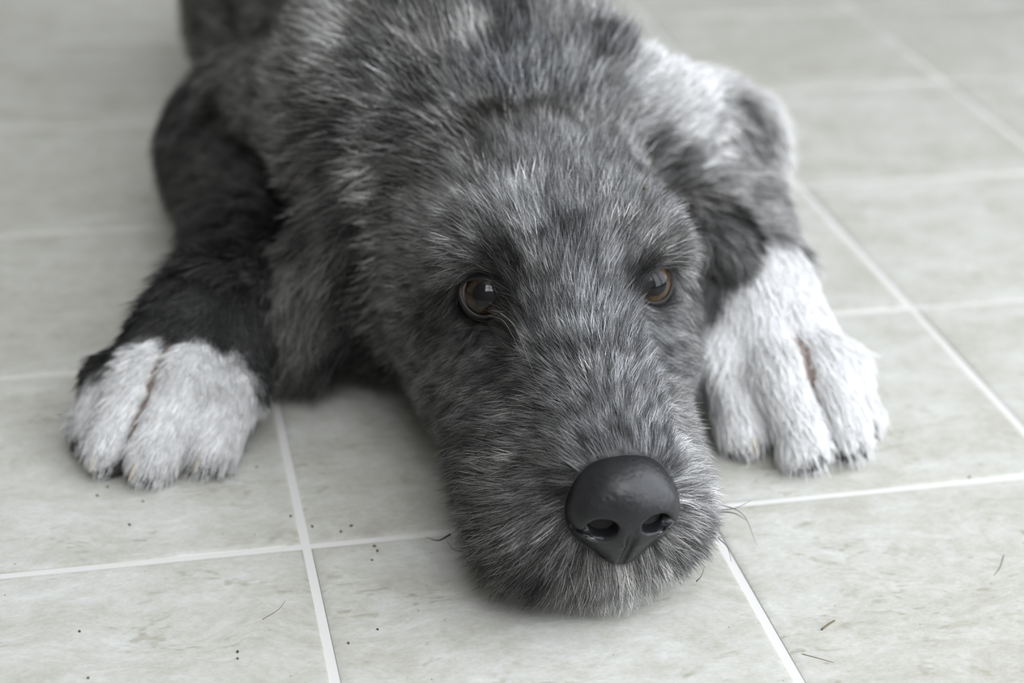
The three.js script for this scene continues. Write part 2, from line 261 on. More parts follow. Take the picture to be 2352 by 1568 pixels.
// which part of the dog a point of its skin belongs to
const ZONES = ['head', 'body', 'ear', 'ear', 'foreleg', 'foreleg', 'paw', 'paw'];
function zoneOf(x, y, z) {
  const h = chain(HEAD, x, y, z), t = chain(TRUNK, x, y, z), e0 = chain(EARS.slice(0, 2), x, y, z), e1 = chain(EARS.slice(2), x, y, z);
  const l0 = chain(RIGHT_LEG, x, y, z), l1 = chain(LEFT_LEG, x, y, z), p0 = z < -0.134 ? 1 : pawField(PAWS[0], x, y, z) - 0.002, p1 = z < -0.19 ? 1 : pawField(PAWS[1], x, y, z) - 0.002;
  const d = [h, t, e0 - 0.001, e1 - 0.001, l0, l1, p0, p1]; let best = 0;
  for (let i = 1; i < 8; i++) if (d[i] < d[best]) best = i;
  return best;
}
const FLOW = [   // zone, place, way the hair lies, length in mm, lift
  [0, 0.041, 0.069, 0.016, -0.31, 0.49, -0.82, 7, 0.35],
  [0, 0.031, 0.075, 0.004, -0.33, 0.36, -0.87, 8.2, 0.3],
  [0, 0.042, 0.074, 0.001, -0.04, 0.31, -0.95, 8.2, 0.3],
  [0, 0.026, 0.087, -0.023, -0.23, 0.39, -0.89, 12.8, 0.35],
  [0, 0.037, 0.086, -0.027, 0.02, 0.27, -0.96, 12.8, 0.35],
  [0, 0.019, 0.103, -0.053, -0.16, 0.58, -0.80, 14.8, 0.35],
  [0, 0.031, 0.102, -0.056, 0.07, 0.56, -0.82, 14.8, 0.35],
  [0, 0.012, 0.071, -0.011, -0.68, -0.59, -0.44, 10.7, 0.3],
  [0, 0.010, 0.061, 0.004, -0.75, -0.58, -0.34, 10.7, 0.3],
  [0, 0.018, 0.057, 0.020, -0.80, -0.51, -0.31, 9, 0.3],
  [0, -0.003, 0.057, -0.015, -0.73, -0.67, -0.14, 13.1, 0.3],
  [0, -0.005, 0.044, 0.003, -0.52, -0.69, -0.50, 13.9, 0.3],
  [0, 0.005, 0.040, 0.021, -0.62, -0.77, -0.13, 13.1, 0.3],
  [0, 0.017, 0.040, 0.025, -0.43, -0.90, -0.02, 10.7, 0.3],
  [0, -0.011, 0.060, -0.040, -0.56, -0.82, 0.14, 11.5, 0.25],
  [0, -0.028, 0.047, -0.063, -0.23, -0.75, -0.62, 11.5, 0.25],
  [0, -0.018, 0.045, -0.022, -0.30, -0.79, -0.53, 14.8, 0.3],
  [0, -0.009, 0.034, 0.014, -0.31, -0.75, -0.58, 14.8, 0.35],
  [0, 0.041, 0.024, 0.019, 0.07, -0.91, -0.41, 10.7, 0.3],
  [0, 0.029, 0.031, 0.024, -0.18, -0.94, -0.30, 11.5, 0.3],
  [0, 0.054, 0.022, 0.012, 0.17, -0.77, -0.62, 10.7, 0.3],
  [0, 0.013, 0.022, 0.021, -0.35, -0.80, -0.49, 13.1, 0.35],
  [0, 0.062, 0.024, 0.014, 0.29, -0.68, -0.68, 11.5, 0.35],
  [0, 0.042, 0.018, 0.022, 0.07, -0.88, -0.46, 10.7, 0.4],
  [0, 0.061, 0.053, -0.041, 0.32, -0.58, -0.74, 9.8, 0.35],
  [0, 0.061, 0.056, -0.068, 0.38, -0.55, -0.74, 10.7, 0.3],
  [0, 0.065, 0.047, -0.020, 0.96, -0.26, 0.13, 9.8, 0.4],
  [0, 0.065, 0.044, 0.005, 0.48, -0.56, -0.67, 9, 0.4],
  [0, 0.066, 0.037, 0.015, 0.47, -0.66, -0.59, 10.7, 0.4],
  [0, 0.050, 0.068, -0.028, 0.88, 0.42, -0.21, 9.8, 0.3],
  [0, 0.003, 0.109, -0.061, -0.42, 0.53, -0.74, 13.9, 0.35],
  [0, 0.008, 0.098, -0.049, -0.21, 0.70, -0.68, 9.8, 0.3],
  [0, -0.010, 0.108, -0.060, -0.98, -0.10, -0.15, 12.3, 0.4],
  [0, -0.022, 0.101, -0.063, -0.67, -0.59, -0.46, 10.7, 0.3],
  [0, 0.001, 0.082, -0.045, -0.33, 0.66, -0.68, 8, 0.25],
  [0, -0.015, 0.072, -0.055, -0.41, -0.90, 0.15, 6, 0.2],
  [0, -0.029, 0.070, -0.068, -0.44, -0.80, -0.41, 9, 0.2],
  [0, -0.004, 0.069, -0.040, -0.59, -0.78, 0.19, 8, 0.2],
  [0, -0.037, 0.091, -0.100, -0.52, -0.57, -0.64, 13.1, 0.35],
  [0, -0.044, 0.071, -0.103, -0.29, -0.55, -0.78, 13.1, 0.35],
  [0, -0.044, 0.050, -0.107, -0.53, -0.75, 0.39, 11.5, 0.3],
  [0, -0.034, 0.100, -0.112, -0.54, -0.45, -0.71, 13.9, 0.35],
  [0, -0.017, 0.112, -0.098, -0.49, -0.18, -0.85, 13.9, 0.35],
  [0, -0.036, 0.045, -0.083, -0.16, -0.63, -0.76, 10.7, 0.3],
  [0, 0.039, 0.098, -0.058, 0.11, 0.68, -0.73, 8.2, 0.3],
  [0, 0.041, 0.105, -0.066, 0.09, 0.69, -0.72, 13.1, 0.35],
  [0, 0.056, 0.103, -0.075, 0.72, -0.35, -0.60, 11.5, 0.35],
  [0, 0.063, 0.081, -0.093, 0.85, -0.47, 0.24, 10.7, 0.3],
  [0, 0.065, 0.064, -0.086, 0.33, -0.58, -0.75, 10.7, 0.35],
  [0, 0.057, 0.072, -0.075, 0.48, -0.86, -0.19, 8, 0.2],
  [0, 0.048, 0.079, -0.062, 0.23, -0.97, 0.11, 7, 0.2],
  [3, 0.062, 0.091, -0.140, 0.99, 0.07, 0.10, 13.1, 0.35],
  [0, 0.043, 0.106, -0.129, 0.08, 0.89, -0.45, 13.9, 0.35],
  [0, 0.014, 0.115, -0.085, -0.05, 0.18, -0.98, 16, 0.35],
  [0, 0.027, 0.117, -0.099, 0.07, 0.05, -1.00, 16, 0.35],
  [0, -0.001, 0.119, -0.107, -0.32, 0.13, -0.94, 17, 0.35],
  [1, -0.023, 0.115, -0.125, -0.56, -0.03, -0.83, 18.9, 0.35],
  [5, 0.057, 0.091, -0.178, 0.81, 0.45, -0.38, 17, 0.35],
  [1, -0.049, 0.095, -0.136, -0.71, -0.45, -0.55, 18.9, 0.3],
  [1, 0.001, 0.130, -0.156, -0.35, 0.59, -0.73, 15, 0.4],
  [1, 0.023, 0.126, -0.167, -0.02, 0.69, -0.72, 15, 0.4],
  [1, -0.033, 0.125, -0.147, -0.91, 0.21, -0.37, 16.2, 0.35],
  [1, -0.046, 0.110, -0.141, -0.91, -0.10, -0.41, 16.2, 0.3],
  [1, -0.017, 0.144, -0.170, -0.34, 0.56, -0.76, 18.5, 0.35],
  [1, 0.010, 0.146, -0.184, -0.01, 0.45, -0.89, 18.5, 0.35],
  [1, -0.051, 0.142, -0.168, -0.76, 0.24, -0.61, 18.5, 0.3],
  [1, 0.033, 0.148, -0.197, 0.11, 0.11, -0.99, 17.3, 0.3],
  [1, -0.068, 0.123, -0.158, -0.81, -0.06, -0.58, 18.5, 0.3],
  [4, -0.089, 0.129, -0.193, -0.54, -0.07, -0.84, 18.5, 0.3],
  [1, -0.068, 0.094, -0.151, -0.74, -0.47, -0.49, 15, 0.25],
  [1, -0.147, 0.077, -0.406, -0.64, 0.12, -0.75, 17.3, 0.25],
  [1, 0.037, 0.124, -0.179, 0.41, 0.53, -0.74, 15, 0.35],
  [1, -0.088, 0.101, -0.174, -0.64, -0.11, -0.76, 16.2, 0.25],
  [1, -0.171, 0.067, -0.436, -0.45, 0.16, -0.88, 16.2, 0.25],
  [2, -0.068, 0.030, -0.120, -0.57, -0.82, 0.08, 11.2, 0.3],
  [2, -0.056, 0.016, -0.125, -0.43, -0.73, -0.53, 10.1, 0.25],
  [4, -0.157, 0.068, -0.285, -0.22, -0.69, 0.69, 16.4, 0.25],
  [4, -0.133, 0.073, -0.246, -0.61, -0.77, 0.21, 16.4, 0.25],
  [4, -0.145, 0.053, -0.231, -0.44, -0.81, -0.38, 16.4, 0.25],
  [4, -0.117, 0.066, -0.191, -0.27, -0.31, 0.91, 16.4, 0.25],
  [4, -0.137, 0.060, -0.153, -0.42, -0.81, 0.41, 16.4, 0.3],
  [4, -0.112, 0.060, -0.137, -0.19, -0.26, 0.95, 14.8, 0.25],
  [6, -0.130, 0.053, -0.119, -0.61, -0.36, 0.71, 13.1, 0.2],
  [6, -0.107, 0.044, -0.114, 0.10, -0.54, 0.83, 12.3, 0.2],
  [6, -0.149, 0.044, -0.097, -0.60, -0.21, 0.78, 9.8, 0.2],
  [4, -0.106, 0.060, -0.163, -0.06, -0.08, 1.00, 16.4, 0.25],
  [4, -0.123, 0.102, -0.242, -0.42, -0.27, -0.87, 9, 0.15],
  [4, -0.101, 0.097, -0.191, -0.49, -0.25, -0.84, 9, 0.15],
  [1, -0.080, 0.087, -0.166, -0.55, -0.22, -0.80, 10, 0.15],
  [4, -0.156, 0.084, -0.295, -0.58, -0.79, 0.21, 9, 0.15],
  [4, -0.133, 0.084, -0.254, -0.44, -0.25, -0.86, 8, 0.12],
  [4, -0.112, 0.085, -0.215, -0.45, -0.26, -0.86, 8, 0.12],
  [6, -0.133, 0.043, -0.089, -0.49, -0.65, 0.58, 8, 0.15],
  [6, -0.147, 0.028, -0.080, -0.41, -0.67, 0.62, 9, 0.2],
  [6, -0.122, 0.039, -0.083, -0.33, -0.76, 0.55, 8, 0.15],
  [6, -0.129, 0.023, -0.072, -0.45, -0.65, 0.61, 8.2, 0.2],
  [6, -0.109, 0.035, -0.088, -0.14, -0.77, 0.62, 8, 0.15],
  [6, -0.110, 0.022, -0.079, -0.33, -0.66, 0.67, 9, 0.2],
  [6, -0.155, 0.034, -0.087, -0.62, -0.78, -0.04, 8, 0.15],
  [6, -0.166, 0.022, -0.089, -0.17, -0.70, 0.70, 9, 0.2],
  [6, -0.099, 0.033, -0.092, 0.05, -0.82, 0.57, 9, 0.2],
  [6, -0.120, 0.014, -0.073, -0.32, -0.94, 0.08, 10.7, 0.3],
  [5, 0.056, 0.115, -0.185, 0.67, 0.31, -0.67, 16.4, 0.25],
  [5, 0.077, 0.119, -0.231, 0.30, -0.23, -0.93, 14.8, 0.2],
  [5, 0.107, 0.112, -0.255, 0.67, -0.51, 0.53, 13.1, 0.2],
  [5, 0.120, 0.094, -0.265, 0.14, -0.39, 0.91, 13.1, 0.2],
  [5, 0.099, 0.090, -0.236, 0.37, -0.92, 0.12, 12, 0.25],
  [5, 0.114, 0.070, -0.244, 0.37, -0.91, 0.17, 12, 0.25],
  [5, 0.115, 0.065, -0.200, 0.26, -0.53, 0.81, 12, 0.3],
  [5, 0.081, 0.104, -0.213, 0.42, -0.01, -0.91, 13.1, 0.2],
  [1, 0.038, 0.109, -0.169, 0.54, 0.06, -0.84, 19.7, 0.3],
  [7, 0.103, 0.064, -0.147, 0.03, -0.46, 0.89, 8, 0.15],
  [7, 0.089, 0.055, -0.137, -0.19, -0.70, 0.69, 9, 0.15],
  [7, 0.115, 0.056, -0.136, 0.33, -0.54, 0.77, 8, 0.15],
  [7, 0.090, 0.040, -0.119, -0.20, -0.62, 0.76, 9, 0.15],
  [7, 0.108, 0.045, -0.111, 0.23, -0.44, 0.87, 7, 0.15],
  [7, 0.123, 0.045, -0.118, 0.28, -0.29, 0.91, 7, 0.15],
  [7, 0.139, 0.031, -0.120, 0.49, -0.87, 0.01, 8, 0.2],
  [7, 0.115, 0.024, -0.094, 0.40, -0.70, 0.59, 9, 0.2],
  [7, 0.130, 0.027, -0.104, 0.45, -0.71, 0.55, 9, 0.2],
  [7, 0.090, 0.022, -0.104, 0.27, -0.69, 0.66, 9, 0.2],
  [7, 0.143, 0.020, -0.114, 0.31, -0.76, 0.57, 8.2, 0.2],
  [7, 0.120, 0.011, -0.087, 0.30, -0.93, -0.21, 9.8, 0.3],
  [2, -0.067, 0.084, -0.138, -0.74, -0.65, 0.16, 16.4, 0.25],
  [2, -0.076, 0.072, -0.136, -0.63, -0.75, -0.17, 19.7, 0.25],
  [2, -0.079, 0.055, -0.133, -0.36, -0.91, 0.22, 19, 0.25],
  [2, -0.085, 0.041, -0.131, -0.31, -0.94, 0.13, 16, 0.3],
  [2, -0.070, 0.050, -0.129, -0.36, -0.91, 0.21, 19.7, 0.3],
  [2, -0.063, 0.071, -0.129, -0.21, -0.96, 0.17, 14.8, 0.3],
  [3, 0.071, 0.095, -0.150, 0.77, -0.14, -0.62, 11, 0.25],
  [5, 0.089, 0.076, -0.201, 0.68, -0.25, 0.69, 11, 0.25],
  [3, 0.092, 0.083, -0.152, 0.31, -0.40, 0.86, 10, 0.25],
  [3, 0.080, 0.079, -0.134, -0.17, -0.85, 0.49, 13, 0.3],
  [3, 0.076, 0.065, -0.140, -0.06, -0.93, 0.36, 13, 0.3],
  [3, 0.087, 0.076, -0.137, -0.13, -0.81, 0.57, 10, 0.3],
];
const COAT = [   // zone, place, reach, tone (reflectance, with shade painted into creases and ear gap), warmth
  [0, -0.030, 0.098, -0.090, 0.007, 0.171, 0],
  [0, -0.020, 0.111, -0.072, 0.006, 0.162, 0],
  [0, -0.008, 0.114, -0.072, 0.006, 0.181, -0.1],
  [0, -0.034, 0.087, -0.084, 0.007, 0.144, 0.1],
  [0, 0.004, 0.109, -0.061, 0.005, 0.205, -0.2],
  [0, 0.050, 0.108, -0.074, 0.005, 0.216, 0],
  [0, 0.042, 0.111, -0.075, 0.006, 0.231, -0.1],
  [0, 0.061, 0.095, -0.083, 0.005, 0.223, 0],
  [0, 0.017, 0.119, -0.104, 0.015, 0.205, -0.2],
  [0, 0.017, 0.111, -0.067, 0.006, 0.127, -0.3],
  [0, -0.002, 0.116, -0.077, 0.009, 0.246, -0.2],
  [0, -0.017, 0.112, -0.101, 0.010, 0.205, 0],
  [0, 0.038, 0.115, -0.085, 0.011, 0.262, -0.2],
  [0, 0.034, 0.108, -0.067, 0.006, 0.223, -0.2],
  [0, -0.037, 0.091, -0.100, 0.013, 0.156, 0.1],
  [1, -0.048, 0.057, -0.117, 0.012, 0.150, 0.1],
  [0, 0.009, 0.103, -0.053, 0.005, 0.205, -0.1],
  [0, -0.003, 0.108, -0.059, 0.005, 0.021, 0.1],
  [0, 0.001, 0.103, -0.055, 0.004, 0.023, 0.1],
  [0, -0.008, 0.104, -0.057, 0.004, 0.030, 0.1],
  [0, -0.018, 0.101, -0.059, 0.003, 0.070, 0.1],
  [0, -0.027, 0.099, -0.070, 0.006, 0.156, 0.1],
  [0, -0.022, 0.105, -0.066, 0.004, 0.168, 0.1],
  [0, -0.016, 0.108, -0.063, 0.004, 0.150, 0],
  [0, -0.014, 0.091, -0.071, 0.008, 0.017, 0.1],
  [0, -0.002, 0.099, -0.053, 0.005, 0.032, 0.1],
  [0, -0.028, 0.080, -0.070, 0.005, 0.054, 0.1],
  [0, -0.027, 0.071, -0.066, 0.010, 0.048, 0.1],
  [0, -0.010, 0.073, -0.052, 0.009, 0.058, 0],
  [0, -0.003, 0.084, -0.049, 0.005, 0.038, 0.1],
  [0, -0.036, 0.052, -0.080, 0.010, 0.114, 0.1],
  [0, -0.020, 0.055, -0.049, 0.013, 0.091, 0.1],
  [0, 0.022, 0.093, -0.038, 0.011, 0.205, -0.3],
  [0, 0.032, 0.080, -0.006, 0.012, 0.195, -0.3],
  [0, 0.019, 0.081, -0.016, 0.010, 0.156, -0.2],
  [0, 0.041, 0.073, 0.006, 0.009, 0.171, -0.3],
  [0, 0.040, 0.069, 0.018, 0.004, 0.091, -0.4],
  [0, 0.056, 0.102, -0.074, 0.004, 0.242, 0],
  [7, 0.073, 0.053, -0.164, 0.004, 0.242, 0],
  [0, 0.046, 0.100, -0.065, 0.006, 0.040, 0],
  [0, 0.057, 0.098, -0.074, 0.004, 0.026, 0],
  [0, 0.052, 0.079, -0.080, 0.006, 0.053, -0.1],
  [0, 0.063, 0.074, -0.088, 0.007, 0.188, -0.1],
  [3, 0.073, 0.061, -0.139, 0.006, 0.262, -0.1],
  [5, 0.073, 0.056, -0.186, 0.009, 0.188, -0.1],
  [0, 0.059, 0.064, -0.071, 0.010, 0.188, -0.2],
  [7, 0.075, 0.024, -0.111, 0.009, 0.223, -0.2],
  [0, 0.067, 0.054, -0.014, 0.008, 0.352, -0.1],
  [0, 0.072, 0.046, -0.008, 0.006, 0.376, 0],
  [0, 0.007, 0.066, -0.012, 0.011, 0.127, 0],
  [0, -0.003, 0.052, -0.005, 0.012, 0.107, 0.1],
  [0, -0.018, 0.042, -0.020, 0.011, 0.070, 0.1],
  [0, -0.016, 0.040, 0.010, 0.009, 0.070, 0.1],
  [0, 0.002, 0.046, 0.016, 0.010, 0.141, 0.1],
  [0, -0.002, 0.028, 0.016, 0.009, 0.065, 0.1],
  [0, 0.015, 0.051, 0.022, 0.006, 0.080, 0],
  [0, 0.017, 0.037, 0.025, 0.007, 0.127, 0.1],
  [0, 0.013, 0.022, 0.027, 0.006, 0.032, 0.1],
  [0, 0.025, 0.019, 0.019, 0.006, 0.156, 0.15],
  [0, 0.042, 0.019, 0.016, 0.009, 0.262, 0.1],
  [0, 0.042, 0.012, 0.019, 0.009, 0.485, 0.2],
  [0, 0.059, 0.026, 0.025, 0.004, 0.045, 0.1],
  [0, 0.056, 0.034, 0.016, 0.007, 0.188, 0],
  [0, 0.067, 0.047, 0.011, 0.006, 0.262, -0.1],
  [0, 0.071, 0.028, 0.015, 0.007, 0.091, 0],
  [0, 0.068, 0.060, -0.071, 0.008, 0.171, 0],
  [0, 0.068, 0.050, -0.042, 0.008, 0.262, 0],
  [0, 0.067, 0.062, -0.090, 0.007, 0.156, 0],
  [1, -0.001, 0.122, -0.127, 0.012, 0.141, 0.2],
  [1, -0.022, 0.116, -0.127, 0.012, 0.114, 0.2],
  [5, 0.053, 0.091, -0.176, 0.011, 0.156, 0],
  [1, -0.038, 0.102, -0.125, 0.012, 0.091, 0.2],
  [1, -0.014, 0.125, -0.143, 0.007, 0.018, 0.5],  // neck crease: its shade painted into the hair tone, this and following brown rows
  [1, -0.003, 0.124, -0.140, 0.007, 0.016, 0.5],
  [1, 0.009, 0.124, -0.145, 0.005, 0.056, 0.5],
  [1, 0.025, 0.118, -0.154, 0.007, 0.198, 0.1],
  [1, 0.015, 0.130, -0.166, 0.012, 0.262, -0.2],
  [1, -0.007, 0.135, -0.160, 0.010, 0.238, -0.4],
  [1, -0.023, 0.130, -0.152, 0.010, 0.162, 0],
  [1, -0.033, 0.120, -0.143, 0.012, 0.125, 0.1],
  [1, -0.045, 0.112, -0.141, 0.010, 0.095, 0.1],
  [1, -0.057, 0.101, -0.144, 0.010, 0.181, 0.2],
  [1, -0.064, 0.116, -0.153, 0.009, 0.076, 0.1],
  [1, -0.078, 0.115, -0.164, 0.007, 0.089, 0.1],
  [1, -0.063, 0.130, -0.160, 0.009, 0.181, 0.1],
  [1, -0.019, 0.149, -0.177, 0.005, 0.392, 0.2],
  [1, -0.011, 0.145, -0.173, 0.005, 0.056, 0],
  [1, -0.007, 0.153, -0.190, 0.007, 0.076, -0.2],
  [1, -0.028, 0.154, -0.185, 0.007, 0.102, 0],
  [1, 0.001, 0.145, -0.177, 0.007, 0.144, -0.3],
  [1, 0.011, 0.149, -0.192, 0.006, 0.238, 0],
  [1, 0.019, 0.144, -0.185, 0.005, 0.181, -0.2],
  [1, 0.024, 0.134, -0.176, 0.007, 0.287, -0.2],
  [1, 0.012, 0.139, -0.174, 0.006, 0.238, -0.3],
  [1, 0.026, 0.147, -0.207, 0.005, 0.337, 0],
  [1, 0.035, 0.138, -0.193, 0.006, 0.130, -0.2],
  [1, 0.040, 0.149, -0.195, 0.006, 0.220, -0.1],
  [1, 0.030, 0.133, -0.179, 0.007, 0.238, -0.1],
  [1, 0.043, 0.125, -0.184, 0.009, 0.392, -0.1],
  [1, 0.038, 0.114, -0.172, 0.011, 0.337, -0.1],
  [1, -0.052, 0.150, -0.183, 0.009, 0.114, 0.1],
  [1, -0.041, 0.143, -0.167, 0.007, 0.262, 0.2],
  [1, -0.051, 0.137, -0.161, 0.009, 0.114, 0],
  [1, -0.075, 0.140, -0.187, 0.009, 0.392, 0.2],
  [1, -0.063, 0.146, -0.183, 0.005, 0.181, 0.2],
  [1, -0.089, 0.127, -0.188, 0.009, 0.125, 0.1],
  [4, -0.105, 0.122, -0.231, 0.010, 0.144, 0.1],
  [4, -0.097, 0.113, -0.188, 0.009, 0.181, 0.1],
  [1, -0.147, 0.077, -0.406, 0.014, 0.136, 0.2],
  [1, -0.174, 0.065, -0.444, 0.012, 0.114, 0.3],
  [1, -0.088, 0.098, -0.174, 0.009, 0.191, 0.2],
  [1, -0.076, 0.088, -0.161, 0.009, 0.205, 0.2],
  [2, -0.066, 0.030, -0.120, 0.011, 0.012, 0.1],
  [1, -0.053, 0.008, -0.133, 0.007, 0.056, 0.1],
  [4, -0.161, 0.069, -0.295, 0.010, 0.067, 0.1],
  [4, -0.171, 0.051, -0.300, 0.008, 0.080, 0.1],
  [4, -0.137, 0.071, -0.251, 0.010, 0.036, 0.1],
  [4, -0.145, 0.053, -0.231, 0.014, 0.063, 0.1],
  [4, -0.117, 0.066, -0.191, 0.011, 0.044, 0.1],
  [4, -0.102, 0.065, -0.191, 0.009, 0.015, 0.1],
  [4, -0.135, 0.062, -0.141, 0.011, 0.047, 0.1],
  [4, -0.110, 0.060, -0.138, 0.011, 0.041, 0.1],
  [6, -0.135, 0.050, -0.116, 0.009, 0.041, 0.1],
  [6, -0.108, 0.048, -0.119, 0.010, 0.017, 0.1],
  [6, -0.153, 0.040, -0.113, 0.009, 0.032, 0.1],
  [6, -0.116, 0.044, -0.106, 0.007, 0.019, 0.1],
  [6, -0.134, 0.043, -0.105, 0.007, 0.022, 0.1],
  [4, -0.123, 0.103, -0.245, 0.012, 0.127, 0.2],
  [4, -0.154, 0.087, -0.298, 0.008, 0.114, 0.2],
  [4, -0.146, 0.084, -0.286, 0.005, 0.114, 0.2],
  [4, -0.128, 0.089, -0.244, 0.005, 0.133, 0.2],
  [4, -0.111, 0.092, -0.212, 0.005, 0.150, 0.2],
  [4, -0.099, 0.094, -0.188, 0.009, 0.171, 0.2],
  [1, -0.089, 0.090, -0.176, 0.005, 0.171, 0.2],
  [1, -0.078, 0.089, -0.163, 0.007, 0.171, 0.2],
  [4, -0.144, 0.074, -0.269, 0.006, 0.026, 0.1],
  [4, -0.122, 0.072, -0.227, 0.006, 0.023, 0.1],
  [4, -0.105, 0.070, -0.202, 0.006, 0.018, 0.1],
  [6, -0.134, 0.040, -0.087, 0.010, 0.831, 0],
  [6, -0.147, 0.028, -0.080, 0.008, 0.831, 0],
  [6, -0.117, 0.039, -0.086, 0.008, 0.831, 0],
  [6, -0.107, 0.029, -0.085, 0.007, 0.716, 0],
  [6, -0.126, 0.026, -0.075, 0.010, 0.831, 0],
  [6, -0.158, 0.027, -0.082, 0.008, 0.753, 0],
  [6, -0.166, 0.019, -0.085, 0.005, 0.680, 0],
  [6, -0.118, 0.014, -0.072, 0.007, 0.753, 0],
  [6, -0.136, 0.014, -0.064, 0.008, 0.791, 0],
  [6, -0.098, 0.030, -0.093, 0.003, 0.026, 0],
  [6, -0.101, 0.037, -0.098, 0.003, 0.021, 0],
  [6, -0.167, 0.031, -0.102, 0.004, 0.045, 0],
  [6, -0.159, 0.037, -0.101, 0.004, 0.032, 0],
  [5, 0.077, 0.119, -0.231, 0.013, 0.515, 0],
  [5, 0.098, 0.118, -0.248, 0.010, 0.515, 0],
  [5, 0.120, 0.095, -0.269, 0.010, 0.578, 0],
  [5, 0.127, 0.079, -0.255, 0.008, 0.485, 0],
  [5, 0.077, 0.109, -0.210, 0.009, 0.376, 0],
  [5, 0.060, 0.117, -0.190, 0.009, 0.402, 0],
  [5, 0.053, 0.102, -0.177, 0.007, 0.061, 0],  // crease between upper arm and forearm, shade painted in as dark hair
  [5, 0.095, 0.090, -0.228, 0.010, 0.270, 0],
  [5, 0.100, 0.094, -0.242, 0.007, 0.242, 0],
  [5, 0.090, 0.097, -0.225, 0.005, 0.305, 0],
  [5, 0.098, 0.079, -0.211, 0.008, 0.342, 0],
  [5, 0.096, 0.074, -0.193, 0.007, 0.361, 0],
  [5, 0.082, 0.080, -0.205, 0.006, 0.283, 0],
  [5, 0.109, 0.086, -0.253, 0.008, 0.223, 0],
  [5, 0.104, 0.080, -0.235, 0.012, 0.305, 0],
  [5, 0.115, 0.075, -0.212, 0.010, 0.361, 0],
  [5, 0.116, 0.062, -0.193, 0.009, 0.376, 0],
  [5, 0.086, 0.083, -0.210, 0.008, 0.283, 0],
  [7, 0.105, 0.069, -0.164, 0.005, 0.376, 0],
  [7, 0.103, 0.063, -0.145, 0.009, 0.956, 0],
  [7, 0.092, 0.053, -0.132, 0.011, 0.956, 0],
  [7, 0.115, 0.054, -0.132, 0.012, 0.956, 0],
  [7, 0.095, 0.034, -0.112, 0.014, 0.956, 0],
  [7, 0.118, 0.036, -0.110, 0.014, 0.956, 0],
  [7, 0.136, 0.031, -0.110, 0.010, 0.956, 0],
  [7, 0.120, 0.018, -0.089, 0.010, 0.956, 0],
  [7, 0.097, 0.014, -0.098, 0.007, 0.871, 0],
  [7, 0.141, 0.019, -0.102, 0.007, 0.913, 0],
  [2, -0.067, 0.083, -0.137, 0.007, 0.045, 0.2],
  [2, -0.074, 0.072, -0.135, 0.009, 0.054, 0.2],
  [2, -0.081, 0.058, -0.135, 0.009, 0.122, 0.3],
  [2, -0.085, 0.041, -0.131, 0.011, 0.127, 0.3],
  [2, -0.067, 0.046, -0.128, 0.009, 0.017, 0.2],  // gap between ear and cheek: shade painted into this row and the next
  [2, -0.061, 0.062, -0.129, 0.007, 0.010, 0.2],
  [3, 0.075, 0.094, -0.153, 0.007, 0.141, 0.1],
  [3, 0.093, 0.081, -0.149, 0.005, 0.048, 0],
  [3, 0.089, 0.077, -0.138, 0.004, 0.205, 0],
  [3, 0.078, 0.077, -0.133, 0.007, 0.091, 0],
  [3, 0.076, 0.060, -0.138, 0.007, 0.065, 0],
  [3, 0.085, 0.064, -0.143, 0.005, 0.080, 0],
];
